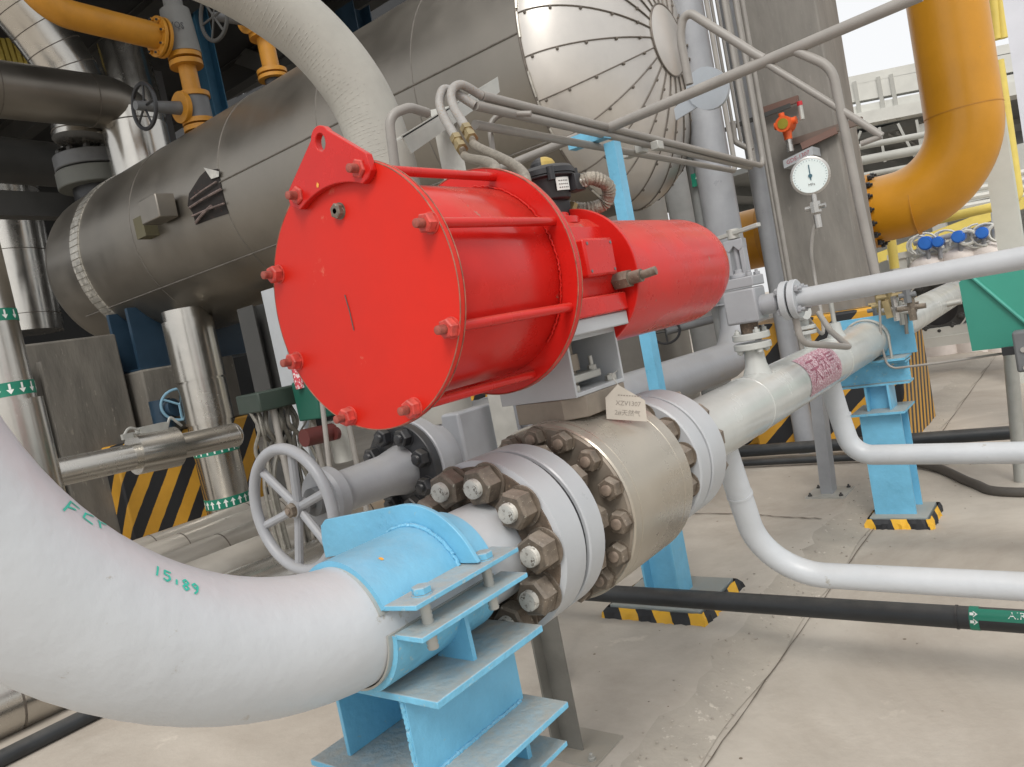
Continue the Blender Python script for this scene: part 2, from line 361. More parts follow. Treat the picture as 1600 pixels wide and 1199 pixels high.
def crack(pts, wd=.006, z=.056):
    P = spline(pts, 10); mb = MB(); vs = []
    for i, p in enumerate(P):
        t = (P[min(i+1, len(P)-1)]-P[max(i-1, 0)]).normalized(); nn = Vector((-t.y, t.x, 0)); ww = wd*random.uniform(.4, 1)
        q = p + nn*random.uniform(-wd, wd); vs += [(q+nn*ww).to_tuple()[:2]+(z,), (q-nn*ww).to_tuple()[:2]+(z,)]
    return mb.add(vs, [(2*i, 2*i+2, 2*i+3, 2*i+1) for i in range(len(P)-1)])
single('ground_crack', None, None, crack([(-1.36,4.2,0),(-1.6,4.24,0),(-1.9,4.3,0),(-2.6,4.32,0)], .006), CRK, (0,0,0), kind='structure')
single('ground_joint', None, None, crack([(-1.10,y,0) for y in (-3,0,1,2,3,4,5,6,8,12)], .0028, .006), CRK, (0,0,0), kind='structure')
gr = MB(); random.seed(11)
for i in range(420):
    t_ = random.random(); y = random.uniform(1.6,7); x = random.gauss(-1.27,.05) if t_ < .6 else (random.gauss(-1.13,.03) if t_ < .8 else random.uniform(-2.4,.6)); z = .052 if x < -1.33 else (.004 if x > -1.1 else .05*(-1.1-x)/.23+.003)
    r_ = random.uniform(.0015,.0055); gr.sphere((x,y,z), r_, (random.uniform(.7,1.5),random.uniform(.7,1.5),.6), 5, 3)
single('gravel_chips', None, None, gr, mat('chip_stone', (.40,.36,.31), .9, var=.4, vs=30), (0,0,0), kind='stuff')
# dark shed over the tank: deck, beams, back walls with window gaps
dk = MB().box((-24,1.2,6.6),(-4.6,8.3,6.75))
single('shed_roof', None, None, dk, DKW, (-10,5,6), kind='structure')
for i, y in enumerate((1.6, 3.8, 6.0, 8.1)):
    single('roof_beam', 'dark steel beam under the shed roof, number %d counting from the near side' % (i+1), 'beam', MB().isec((-16.9,y,6.38),(-4.7,y,6.38),.22,.40,.02,.02,(0,0,1)), DKS, (-10,y,5.6), 'beams under the shed roof')
wl = thing('shed_wall', 'dark shed wall with bright window gaps far behind the tank', 'wall', (-10,11.6,0))
mb = MB()
def wall_y(mb, y, x0, x1, z0, z1, holes, t=.2):
    xs = sorted({x0, x1, *[h[0] for h in holes], *[h[1] for h in holes]}); zs = sorted({z0, z1, *[h[2] for h in holes], *[h[3] for h in holes]})
    for a, b in zip(xs, xs[1:]):
        for c, d in zip(zs, zs[1:]):
            cx, cz = (a+b)/2, (c+d)/2
            if any(h[0] < cx < h[1] and h[2] < cz < h[3] for h in holes): continue
            mb.box((a, y, c), (b, y+t, d))
wall_y(mb, 11.5, -24, -7.4, 0, 12, [(-15.6,-15.2,3.9,5.6),(-15.1,-14.8,4.0,5.5),*[(at(a,(c+d)/2,Y=11.5).x, at(b,(c+d)/2,Y=11.5).x, at((a+b)/2,d,Y=11.5).z, at((a+b)/2,c,Y=11.5).z) for a,b,c,d in ((366,378,118,152),(381,392,112,146),(256,268,98,138),(125,168,72,88))],(-11.4,-11.0,3.6,5.4),(-10.8,-10.5,3.6,5.4)])
part(wl, 'wall_panel', mb, DKW)
mb = MB()
for y0, y1, z0, z1 in []: pass
# left wall (x = const)
hol = [(-1.6,1.6,5.0,5.9),(6.2,6.7,4.9,5.5),(5.0,5.6,3.2,3.5),(3.55,3.8,2.2,2.8)]
ysx = sorted({-3, 11.5, *[h[0] for h in hol], *[h[1] for h in hol]}); zsx = sorted({0, 6.6, *[h[2] for h in hol], *[h[3] for h in hol]})
for a, b in zip(ysx, ysx[1:]):
    for c, d in zip(zsx, zsx[1:]):
        if any(h[0] < (a+b)/2 < h[1] and h[2] < (c+d)/2 < h[3] for h in hol): continue
        mb.box((-17.2, a, c), (-17, b, d))
single('shed_side_wall', 'dark end wall of the shed at far left behind insulated pipes', 'wall', mb, DKW, (-17,4,0))

# ================================================================== MAIN LINE
PX, PZ = -1.02, .98
def ax(y, dx=0, dz=0): return Vector((PX+dx, y, PZ+dz))
wp = thing('white_elbow_pipe', 'large white pipe elbow with green handwritten marks, nearest the camera', 'pipe', (PX, .8, PZ))
Rb = .59; path = [ax(1.13), ax(.95)]
for k in range(0, 25):
    a = math.pi/2*k/24; path.append(Vector((PX, .80-Rb*math.sin(a), PZ+Rb*(1-math.cos(a)))))
path.append(Vector((PX, .21, 3.2)))
part(wp, 'pipe', MB().tube(path, .1, 64), WHT, sharp=60)
fl = MB().shell(ax(1.12), (0,1,0), [(0,.09),(0,.168),(.002,.172),(.004,.178),(.006,.181),(.074,.181),(.077,.178),(.077,.10)], 72)
part(wp, 'flange', fl, LIL)
part(wp, 'flange_face', MB().shell(ax(1.118), (0,1,0), [(0,.098),(-.012,.102),(-.002,.112),(-.001,.170),(.004,.170),(.004,.098)], 64), BRN, 'rust brown face of the pipe flange behind the big nuts')
NB = 10
for k in range(NB):
    a = 2*math.pi*(k+.08)/NB; p = ax(1.116, .143*math.cos(a), .143*math.sin(a))
    hexbolt(wp, p, (0,-1,0), .038, .043, .0195, .013, NUT, STD, rot=.3*k)
# handwriting on the elbow: strokes laid on the surface
def elbow_pt(u, v):
    """u: angle along the bend (rad, 0 at the clamp), v: angle round the pipe from +X towards the inside of the bend"""
    c = Vector((PX, .80-Rb*math.sin(u), PZ+Rb*(1-math.cos(u)))); inn = Vector((0, math.sin(u), math.cos(u)))
    return c + (Vector((1,0,0))*math.cos(v)+inn*math.sin(v))*.1006
def stroke(mb, pts, wd=.0028):
    P = [];
    for i in range(len(pts)-1):
        for k in range(6): P.append(tuple(np.array(pts[i])*(1-k/6)+np.array(pts[i+1])*k/6))
    P.append(pts[-1]); W = [elbow_pt(u, v) for u, v in P]; vs = []
    for i in range(len(W)):
        t = (W[min(i+1, len(W)-1)]-W[max(0, i-1)]).normalized(); c = Vector((PX, .80-Rb*math.sin(P[i][0]), PZ+Rb*(1-math.cos(P[i][0]))))
        nn = (W[i]-c).normalized(); s = t.cross(nn).normalized()*wd/2; vs += [W[i]+s+nn*.0004, W[i]-s+nn*.0004]
    mb.add(vs, [(2*i, 2*i+1, 2*i+3, 2*i+2) for i in range(len(W)-1)])
GL = {'1': [[(.5,1),(.4,0)]], '5': [[(.9,1),(.25,.95),(.2,.55),(.7,.6),(.8,.3),(.5,0),(.1,.1)]], '8': [[(.5,.5),(.2,.75),(.5,1),(.8,.75),(.5,.5),(.2,.25),(.5,0),(.8,.25),(.5,.5)]],
      '9': [[(.8,.75),(.5,.5),(.2,.75),(.5,1),(.8,.8),(.7,.3),(.4,0)]], 'i': [[(.5,.6),(.5,.1)]], 'A': [[(.1,0),(.3,1),(.9,.8)],[(.15,.4),(.7,.5)]], 'C': [[(.9,.9),(.3,.7),(.2,.2),(.8,0)]], 'r': [[(.2,.8),(.3,0)],[(.25,.6),(.8,.8)]]}
ink = MB()
def write(s, u0, v0, w, h, slant=0):
    for i, ch in enumerate(s):
        for st in GL[ch]: stroke(ink, [(u0 + (i+x)*w, v0 + y*h + slant*(i+x)) for x, y in st])
write('15i89', .775, .70, -.026, .17, -.012)
write('ACr', 1.03, .72, -.045, .26, .10)
part(wp, 'handwriting', ink, INK)

# clamp support under the elbow
cs = thing('pipe_clamp_support', 'sky blue bolted pipe clamp and beam holding the white elbow', 'pipe support', (PX, .9, .5))
Y0, Y1 = .745, 1.005
def arc(a0, a1, r, y, n=24): return [ax(y, r*math.cos(a0+(a1-a0)*i/n), r*math.sin(a0+(a1-a0)*i/n)) for i in range(n+1)]
def saddle(mb, a0, a1, y0, y1, r0=.103, r1=.113):
    o = arc(a0, a1, r1, y0)+arc(a1, a0, r0, y0); n = len(o)//2; vs = o + [p+Vector((0, y1-y0, 0)) for p in o]; m = len(o); fs = []
    for i in range(n-1): fs += [(i, i+1, m-2-i, m-1-i), (m+i, m+m-1-i, m+m-2-i, m+i+1)]
    for i in range(m): fs.append((i, (i+1) % m, m+(i+1) % m, m+i))
    mb.add(vs, fs)
mb = MB(); saddle(mb, .36, math.pi-.36, Y0, Y1)
part(cs, 'upper_saddle', mb, BLU, sharp=50)
mb = MB(); saddle(mb, math.pi+.05, 2*math.pi-.05, Y0+.005, Y1)
part(cs, 'lower_saddle', mb, BLE, sharp=50)
mb = MB(); saddle(mb, .30, math.pi-.30, Y0-.006, Y1, .100, .1035); saddle(mb, math.pi+.02, 2*math.pi-.02, Y0-.004, Y1, .100, .1035)
part(cs, 'lining_strip', mb, GAL, sharp=50)
e = .0085
for s_ in (1, -1):
    xa, xb = sorted((.100*s_, .162*s_)); zz = PZ+.036; k1 = .012
    part(cs, 'upper_ear', MB().prism([(PX+xa,Y0+(k1 if s_<0 else 0),zz),(PX+xb,Y0+(k1 if s_>0 else 0),zz),(PX+xb,Y1+.012,zz),(PX+xa,Y1+.012,zz)], (0,0,e)), BLE, bevel=.0015)
    xa, xb = sorted((.108*s_, .168*s_))
    part(cs, 'lower_ear', MB().box((PX+xa, Y0+.006, PZ-.012), (PX+xb, Y1+.016, PZ-.003)), BLE, bevel=.0015)
# stiffener standing across the upper saddle
def stiff(y, t):
    o = [ax(y, -.262, .080)]+[ax(y, -.255, .112), ax(y, -.238, .124)]
    o += [ax(y, .152*math.cos(a), .152*math.sin(a)) for a in np.linspace(1.62, .42, 16)]
    o += [ax(y, .146, .048), ax(y, .112*math.cos(.42), .112*math.sin(.42))]+[ax(y, 0.1118*math.cos(a), .1115*math.sin(a)) for a in np.linspace(.5, 2.45, 18)]+[ax(y, -.262, .045)]
    return MB().prism(o, (0, t, 0))
part(cs, 'stiffener', stiff(.925, .009), BLU, bevel=.0012)
# weld beads
def bead(pts, r=.004):
    P = [p+Vector([random.uniform(-.0012,.0012) for _ in range(3)]) for p in pts]; return MB().tube(P, r, 7, rr=lambda t: r*(.8+.3*random.random()))
part(cs, 'weld_bead', bead([ax(.921, .115*math.cos(a), .115*math.sin(a)) for a in np.linspace(.4, 2.3, 60)]), BLU)
for s in (1, -1):
    for y in (.80, .955):
        hexbolt(cs, ax(y, .134*s, .036+e), (0,0,1), .016, .013, .006, .0, BLE, BLE, name='bolt_head')
        part(cs, 'bolt_shank', MB().lathe(ax(y, .134*s, -.045), (0,0,1), [(i*.0035, .0098 if i % 2 else .0084) for i in range(24)], 16), GAL, sharp=60)
TZ = PZ-.116
part(cs, 'base_plate', MB().box((PX-.155, .77, TZ-.013), (PX+.150, 1.055, TZ)), BLE, bevel=.002)
# triangular gussets under the lower saddle
part(cs, 'gusset', MB().prism([(PX+.115, .90, TZ), (PX+.03, .90, TZ), (PX+.09, .90, PZ-.03), (PX+.112, .90, PZ-.014)], (0, .009, 0)), BLU)
part(cs, 'gusset', MB().prism([(PX-.115, .90, TZ), (PX-.03, .90, TZ), (PX-.09, .90, PZ-.03), (PX-.112, .90, PZ-.014)], (0, .009, 0)), BLU)
BZ = TZ-.013
mb = MB().box((PX+.045, .785, BZ-.150), (PX+.056, 1.07, BZ)).box((PX-.150, .80, BZ-.150), (PX-.141, 1.05, BZ)).box((PX-.141, .93, BZ-.150), (PX+.045, .939, BZ))
part(cs, 'web_plate', mb, BLU, bevel=.0012)
for X_ in (.058, .043): part(cs, 'weld_bead', bead([Vector((PX+X_, .79+i*.004, BZ-.149)) for i in range(68)]), BLU)
part(cs, 'web_edge_weld', bead([Vector((PX+.0505, .785, BZ-.002-i*.004)) for i in range(37)], .0042), BLE)
part(cs, 'bottom_flange', MB().box((PX-.215, .765, BZ-.162), (PX+.150, 1.085, BZ-.150)), BLE, bevel=.002)
mb = MB().isec((PX-.02, .90, 0), (PX-.02, .90, BZ-.174), .22, .25, .012, .010, (0,1,0)).box((PX-.14, .76, BZ-.174), (PX+.10, 1.10, BZ-.162))
part(cs, 'post', mb, BLU, bevel=.0015)
part(cs, 'side_tab', MB().box((PX+.03, .92, BZ-.245), (PX+.125, 1.09, BZ-.235)), BLE, bevel=.0015)

# ball valve
bv = thing('ball_valve', 'tan steel ball valve body with lilac end flanges and a ring of brown nuts', 'valve', (PX, 1.505, PZ-.2))
part(bv, 'end_flange', MB().shell(ax(1.209), (0,1,0), [(0,.10),(.0025,.178),(.0055,.181),(.058,.181),(.063,.176),(.063,.06)], 72), LIL)
part(bv, 'gasket_gap_shade', MB().cyl(ax(1.196), ax(1.212), .172, n=64), BLK)  # black disc: shade deep between the front flanges put into the colour
part(bv, 'neck', MB().lathe(ax(1.27), (0,1,0), [(0,.115),(.03,.112),(.09,.118)], 48), TAD)
part(bv, 'bonnet_face', MB().disc(ax(1.352), (0,1,0), .03, .197, 72, .004), TAD)
part(bv, 'body', MB().lathe(ax(1.356), (0,1,0), [(0,.199),(.003,.203),(.030,.203),(.032,.1995),(.034,.203),(.245,.203),(.247,.200),(.249,.203),(.290,.203),(.294,.198)], 96), TAN, sharp=25)
for k in range(15):
    a = 2*math.pi*(k+.79)/15; p = ax(1.352, .176*math.cos(a), .176*math.sin(a)); hexbolt(bv, p, (0,-1,0), .0245, .026, .0120, .007, NUT, STB, rot=.4*k)
for k in range(10):
    a = 2*math.pi*(k+.08)/10; p = ax(1.272, .143*math.cos(a), .143*math.sin(a)); hexbolt(bv, p, (0,1,0), .033, .036, .0175, .016, NUT, STD, rot=.25*k)
part(bv, 'far_neck', MB().lathe(ax(1.65), (0,1,0), [(0,.125),(.10,.112)], 48), TAD)
for k in range(12):
    a = 2*math.pi*(k+.35)/12; p = ax(1.748, .143*math.cos(a), .143*math.sin(a)); hexbolt(bv, p, (0,-1,0), .033, .036, .0175, .016, NUT, STD, rot=.25*k)
part(bv, 'far_end_flange', MB().shell(ax(1.75), (0,1,0), [(0,.06),(0,.176),(.004,.181),(.058,.181),(.061,.178),(.061,.06)], 72), LIL)
mb = MB().prism([(PX-.085,1.40,1.178),(PX+.045,1.40,1.178),(PX+.09,1.435,1.178),(PX+.09,1.61,1.178),(PX-.085,1.61,1.178)], (0,0,.048))
part(bv, 'mounting_pad', mb, TAD, bevel=.002)

# rear run of the line
rp = thing('white_line_pipe', 'long cream white pipe running away from the valve under the gauge line', 'pipe', (PX, 3, PZ))
part(rp, 'flange', MB().shell(ax(1.824), (0,1,0), [(0,.06),(0,.178),(.003,.181),(.088,.181),(.093,.176),(.093,.06)], 72), LIL)
part(rp, 'pipe', MB().tube(round_path([ax(1.86), ax(6.7), ax(7.6, 0, .0)], .2), .102, 48), CRM)
for k in range(12):
    a = 2*math.pi*(k+.35)/12; p = ax(1.916, .143*math.cos(a), .143*math.sin(a)); hexbolt(rp, p, (0,1,0), .033, .036, .0175, .016, NUT, STD, rot=.25*k)
part(rp, 'rear_gap_shade', MB().cyl(ax(1.808), ax(1.828), .172, n=64), BLK)  # rear joint: shade inside the open slot painted as a black disc
# faded sticker wrapped on the pipe
def wrap(mb, y0, y1, a0, a1, r, n=14):
    vs = []
    for i in range(n+1):
        a = a0+(a1-a0)*i/n; vs += [ax(y0, r*math.cos(a), r*math.sin(a)), ax(y1, r*math.cos(a), r*math.sin(a))]
    mb.add(vs, [(2*i, 2*i+1, 2*i+3, 2*i+2) for i in range(n)])
mb = MB(); wrap(mb, 2.98, 3.42, -.55, 1.15, .1035); part(rp, 'faded_sticker', mb, PNK)
mb = MB(); text_on(mb, '天然气', .11, lambda u, v: ax(3.2+u*1.1, .1043*math.cos(.3+v/.1), .1043*math.sin(.3+v/.1))); part(rp, 'sticker_lettering', mb, mat('maroon_lettering', (.26,.08,.12), .6, var=.3, vs=40))
part(rp, 'weld_ring', MB().shell(ax(2.55), (0,1,0), [(0,.100),(.003,.1045),(.008,.1045),(.011,.100)], 48), CRM)
part(rp, 'weld_ring', MB().shell(ax(3.62), (0,1,0), [(0,.100),(.003,.1045),(.008,.1045),(.011,.100)], 48), CRM)

# angle iron post below the valve
ap = thing('angle_iron_post', 'grey weathered angle iron post standing on a foot plate below the ball valve', 'post', (-1.46, 1.87, .05))
part(ap, 'post', MB().angle((-1.535,1.84,.05),(-1.535,1.84,.86),.085,.05,.007,(1,0,0),(0,-1,0)).beam((-1.50,1.80,.86),(-1.10,1.80,.86),.05,.006), mat('post_grey', (.20,.195,.175), .55, metal=.2, var=.25, vs=5, dust=.3))
part(ap, 'foot_plate', MB().box((-1.56,1.77,.05),(-1.37,1.95,.058)), mat('foot_grey', (.34,.32,.28), .7, dust=.6))
hexbolt(ap, (-1.395,1.80,.058), (0,0,1), .012, .01, .006, .012, GAL, GAL)

# drain bends
db = thing('drain_bend', 'smooth white grey branch pipe curving from under the near flange to the right edge', 'pipe', (PX, 2.4, .5))
part(db, 'pipe', MB().tube(round_path([(PX, 2.30, .95), (PX, 2.47, .42), (.9, 2.47, .39)], .21, 18), .041, 32), WHT)
part(db, 'weld_ring', MB().tube([(PX,2.372,.727),(PX,2.375,.719)], .0435, 32), WHT)
d2 = thing('drain_bend', 'white grey branch pipe curving down in front of the striped column base', 'pipe', (PX, 3.6, .5))
part(d2, 'pipe', MB().tube(round_path([(PX, 3.55, .93), (PX+.01, 3.60, .72), (-.98, 3.6, .545), (.9, 3.6, .47)], [.4,.16], 14), .045, 32), WHT)
part(d2, 'weld_ring', MB().tube([(PX+.012,3.60,.74),(PX+.012,3.6,.73)], .048, 32), WHT)
part(d2, 'foot', MB().box((-.30,3.56,0),(-.22,3.64,.012)).cyl((-.26,3.6,.01),(-.26,3.6,.46),.02), GAL)

# ================================================================== ACTUATOR
AX_, AZ_ = -1.019, 1.506
def aa(y, dx=0, dz=0): return Vector((AX_+dx, y, AZ_+dz))
ac = thing('pneumatic_actuator', 'big bright red pneumatic valve actuator with round end plate and tie rods', 'actuator', (AX_, 1.5, 1.27))
part(ac, 'end_plate', MB().disc(aa(.915), (0,1,0), .012, .2345, 96, .002), [REDF], bevel=0)
part(ac, 'cylinder', MB().lathe(aa(.926), (0,1,0), [(0,.193),(.006,.196),(.334,.196),(.34,.193)], 96), RED)
part(ac, 'inner_flange', MB().disc(aa(1.262), (0,1,0), .016, .236, 96, .003), RED)
RB = .219
nutang = [math.radians(a) for a in (68, 112.5, 157.5, 202.5, 247.5, 292.5, 337.5, 22.5)]
for a in nutang:
    p = aa(.915, RB*math.cos(a), RB*math.sin(a)); hexbolt(ac, p, (0,-1,0), .0165, .019, .0078, .017, REDN, REDS, rot=a)
    rd = MB().cyl(aa(.92, RB*math.cos(a), RB*math.sin(a)), aa(1.268, RB*math.cos(a), RB*math.sin(a)), .0088, n=16); part(ac, 'tie_rod', rd, RED)
# lifting lug: triangular plate in front of the end plate with an arc cut-out
yl = .901; lug = []
c112, c68 = nutang[1], nutang[0]
top = Vector((.016, .280))
def P2(x, z): return Vector((AX_+x, yl, AZ_+z))
A = Vector((RB*math.cos(nutang[1])-.014, RB*math.sin(nutang[1])+.004)); B = Vector((RB*math.cos(nutang[0])+.022, RB*math.sin(nutang[0])+.004))
out = [P2(A.x-.012, A.y-.016), P2(A.x-.014, A.y+.006)]
out += [P2(top.x+.024*math.cos(a)-.012, top.y+.024*math.sin(a)-.006) for a in np.linspace(math.radians(165), math.radians(25), 10)]
out += [P2(B.x+.002, B.y+.014), P2(B.x+.006, B.y-.014), P2(B.x-.004, B.y-.024)]
cr = .196; a0 = math.atan2(B.y-.022, B.x-.016); a1 = math.atan2(A.y-.03, A.x+.014)
out += [P2(cr*math.cos(a), cr*math.sin(a)) for a in np.linspace(a0, a1, 16)]
# hole: build the plate as a strip round a hole by bridging
import bmesh
def plate_hole(outl, hc, hr, ex):
    bm = bmesh.new(); V1 = [bm.verts.new(p) for p in outl]; V2 = [bm.verts.new(Vector((hc[0]+hr[0]*math.cos(a), outl[0].y, hc[1]+hr[1]*math.sin(a)))) for a in np.linspace(0, 2*math.pi, 20, endpoint=False)]
    E = [bm.edges.new((V1[i], V1[(i+1) % len(V1)])) for i in range(len(V1))]+[bm.edges.new((V2[i], V2[(i+1) % len(V2)])) for i in range(len(V2))]
    bmesh.ops.triangle_fill(bm, use_beauty=True, edges=E)
    r = bmesh.ops.extrude_face_region(bm, geom=bm.faces[:]); bmesh.ops.translate(bm, verts=[v for v in r['geom'] if isinstance(v, bmesh.types.BMVert)], vec=ex)
    bm.verts.index_update(); vs = [v.co.copy() for v in bm.verts]; fs = [tuple(v.index for v in f.verts) for f in bm.faces]; bm.free(); return MB().add(vs, fs)
lugmb = plate_hole(out, (AX_+top.x-.012, AZ_+top.y-.010), (.0125, .015), Vector((0,.014,0)))
part(ac, 'lifting_lug', lugmb, RED, bevel=.0015)
hexbolt(ac, at(531,330,Y=.915), (0,-1,0), .0135, .012, .006, .0, NUT, NUT, name='plug')
for yy, rr_ in ((.928,.2343),(.9155,.2338),(1.2625,.2352),(1.2775,.2352)):
    part(ac, 'worn_edge', MB().tube([aa(yy, rr_*math.cos(a), rr_*math.sin(a)) for a in np.linspace(0,2*math.pi,96,endpoint=False)], .0011, 6, closed=True), EDG)
part(ac, 'weld_bead', bead([aa(1.257, .199*math.cos(a), .199*math.sin(a)) for a in np.linspace(-.8,2.4,150)], .0018), RED)
part(ac, 'scratch', MB().tube([aa(.9140,-.03,.012),aa(.9140,-.0265,-.02),aa(.9140,-.026,-.052)], .0010, 5), TXT)
PMK = mat('orange_paint_mark', (.80,.38,.06), .5, var=.2, vs=60)
def blob(fn, r, n=14):
    P_ = [fn(r*random.uniform(.5,1.15)*math.cos(a), 1.6*r*random.uniform(.5,1.1)*math.sin(a)) for a in np.linspace(0,2*math.pi,n,endpoint=False)]
    return MB().add(P_+[fn(0,0)], [(i,(i+1) % n,n) for i in range(n)])
lp_ = at(496,289,Y=yl-.0006); part(ac, 'paint_mark', blob(lambda u, v: lp_+Vector((u,0,v)), .0038), PMK)
sa_ = 1.05; part(cs, 'paint_mark', blob(lambda u, v: ax(.80+u, .1138*math.cos(sa_+v/.113), .1138*math.sin(sa_+v/.113)), .0042), PMK)
# torque housing
mb = MB().cyl(aa(1.278), aa(1.36), .165, .13, 48)
mb.prism([(AX_-.10,1.31,1.435),(AX_+.115,1.31,1.435),(AX_+.125,1.31,1.50),(AX_+.10,1.31,1.60),(AX_+.07,1.31,1.625),(AX_-.07,1.31,1.625),(AX_-.10,1.31,1.60)], (0,.315,0))
part(ac, 'torque_housing', mb, RED, bevel=.006)
part(ac, 'housing_cap', MB().lathe((AX_,1.535,1.615), (0,0,1), [(0,.085),(.016,.083),(.018,.062),(.03,.060)], 40), RED, bevel=.001)
part(ac, 'cover_plate', MB().box((AX_+.11,1.445,1.480),(AX_+.150,1.572,1.565)), RED, 'square red cover plate with four small screws', bevel=.006)
for dy in (1.458,1.559):
    for z in (1.492,1.553): part(ac, 'screw', MB().cyl((AX_+.148,dy,z),(AX_+.1515,dy,z),.0035,n=10), GRD)
part(ac, 'mounting_flange', MB().box((AX_-.11,1.30,1.395),(AX_+.140,1.608,1.438)), RED, bevel=.004)
mb = MB().cyl((AX_+.12,1.605,1.465),(AX_+.16,1.605,1.465),.022,n=6).cyl((AX_+.16,1.605,1.465),(AX_+.19,1.605,1.466),.015,n=16).cyl((AX_+.19,1.605,1.466),(AX_+.225,1.61,1.47),.010,n=12)
part(ac, 'stop_bolt', mb, NUT)
part(ac, 'stop_bolt', MB().cyl((AX_+.10,1.375,1.455),(AX_+.145,1.375,1.455),.014,n=6).cyl((AX_+.145,1.375,1.455),(AX_+.165,1.375,1.455),.009,n=12), REDS)
# spring canister
part(ac, 'spring_flange', MB().disc(aa(1.615,0,-.02), (0,1,0), .012, .176, 64, .002), RED)
pr = [(0,.152),(.005,.157),(.565,.157)]+[(.565+.165*math.sin(a), .157-.115+.115*math.cos(a)) for a in np.linspace(.12, math.pi/2, 14)]+[(.738,.0)]
part(ac, 'spring_canister', MB().lathe(aa(1.62,0,-.03), (0,1,0), pr, 72), RED)
part(ac, 'lug', MB().prism([aa(1.76,.02,.12),aa(1.76,-.05,.12),aa(1.76,-.045,.155),aa(1.76,-.02,.168),aa(1.76,.01,.160)], (0,.012,0)).box(aa(1.77,-.05,.10),aa(1.86,-.04,.135)), RED, bevel=.002)
# mounting bracket (grey box yoke) and pad plate
br = thing('mounting_bracket', 'lilac grey open box bracket between red actuator and valve body', 'bracket', (PX, 1.5, 1.2265))
part(br, 'top_plate', MB().box((PX-.115,1.33,1.362),(PX+.132,1.612,1.3945)), LIL, bevel=.003)
Y2, Y3 = 1.40, 1.62; X2, X3 = PX-.125, PX+.088; Za, Zb = 1.2265, 1.362
mb = MB().box((X2,Y2,Za),(X3,Y2+.008,Zb)).box((X2,Y3-.008,Za),(X3,Y3,Zb)).box((X2,Y2+.008,Za),(X2+.008,Y3-.008,Zb))
mb.box((X2+.008,Y2+.008,Za),(X3,Y3-.008,Za+.010)).box((X2+.008,Y2+.008,Zb-.012),(X3,Y3-.008,Zb))
part(br, 'yoke', mb, LIL, bevel=.0015)
part(br, 'stem_coupling', MB().cyl((PX,1.505,Za+.01),(PX,1.505,Zb-.012),.026,n=24).cyl((PX,1.505,Za+.052),(PX,1.505,Za+.09),.036,n=24), TAD)
part(br, 'gland_plate', MB().box((PX-.05,1.44,Za+.026),(PX+.055,1.575,Za+.044)), GAL, bevel=.003)
for dy, h in ((1.455,.026),(1.56,.026)):
    hexbolt(br, (PX+.04,dy,Za+.044), (0,0,1), .011, .012, .006, .022, GAL, GAL)
for dy in (1.425,1.59): hexbolt(br, (PX+.068,dy,Za+.010), (0,0,1), .014, .014, .007, .003, GAL, GAL)
# limit switch box
ls = thing('limit_switch_box', 'black round limit switch box with yellow dome and small white label', 'switch box', (AX_-.01, 1.50, 1.69))
LX, LY = AX_-.01, 1.590
part(ls, 'bracket', MB().box((LX-.035,LY-.035,1.6420),(LX+.035,LY+.035,1.6460)).box((LX-.035,LY-.035,1.6460),(LX-.03,LY+.035,1.6820)).box((LX+.03,LY-.035,1.6460),(LX+.035,LY+.035,1.6820)).cyl((LX,LY,1.6460),(LX,LY,1.6920),.014), BLK)
part(ls, 'housing', MB().lathe((LX,LY,1.6820), (0,0,1), [(0,.045),(.004,.053),(.052,.062),(.054,.072),(.060,.072)], 48).box((LX+.04,LY+.01,1.6970),(LX+.078,LY+.05,1.7370)), BLK, bevel=.002)
part(ls, 'lid', MB().lathe((LX,LY,1.7425), (0,0,1), [(0,.074),(.012,.074),(.020,.066),(.024,.050),(.026,.032)], 48), BLK)
for k in range(4):
    a = math.pi/4+k*math.pi/2; part(ls, 'screw_boss', MB().cyl((LX+.074*math.cos(a),LY+.074*math.sin(a),1.7240),(LX+.074*math.cos(a),LY+.074*math.sin(a),1.7550),.009,n=14), BLK)
dm = MB()
for k in range(24):
    dm.mi = (k//6) % 2; a, b = 2*math.pi*k/24+.5, 2*math.pi*(k+1)/24+.5; prf = [(.0,.031),(.010,.030),(.018,.025),(.024,.015),(.026,.001)]
    for (t0, r0), (t1, r1) in zip(prf, prf[1:]):
        dm.add([(LX+r0*math.cos(a),LY+r0*math.sin(a),1.7680+t0),(LX+r0*math.cos(b),LY+r0*math.sin(b),1.7680+t0),(LX+r1*math.cos(b),LY+r1*math.sin(b),1.7680+t1),(LX+r1*math.cos(a),LY+r1*math.sin(a),1.7680+t1)], [(0,1,2,3)])
part(ls, 'indicator_dome', dm, [BLK, mat('dome_yellow', (.42,.30,.07), .4)])
lb = MB(); n_ = 6; vs = []
for i in range(n_+1):
    a = -.62+.62*i/n_; vs += [(LX+.0632*math.cos(a),LY+.0632*math.sin(a),1.7000),(LX+.0645*math.cos(a),LY+.0645*math.sin(a),1.7300)]
lb.add(vs, [(2*i,2*i+2,2*i+3,2*i+1) for i in range(n_)]); lab = part(ls, 'label', lb, WTX)
tx = MB()
for z in (1.7220,1.7140,1.7060):
    for k_ in range(5):
        a_ = -.52+.09*k_; tx.add([(LX+.0652*math.cos(b_), LY+.0652*math.sin(b_), z+dz_) for b_, dz_ in ((a_,-.0012),(a_+.06,-.0012),(a_+.06,.0012),(a_,.0012))], [(0,1,2,3)])
part(ls, 'label_lettering', tx, TXT)
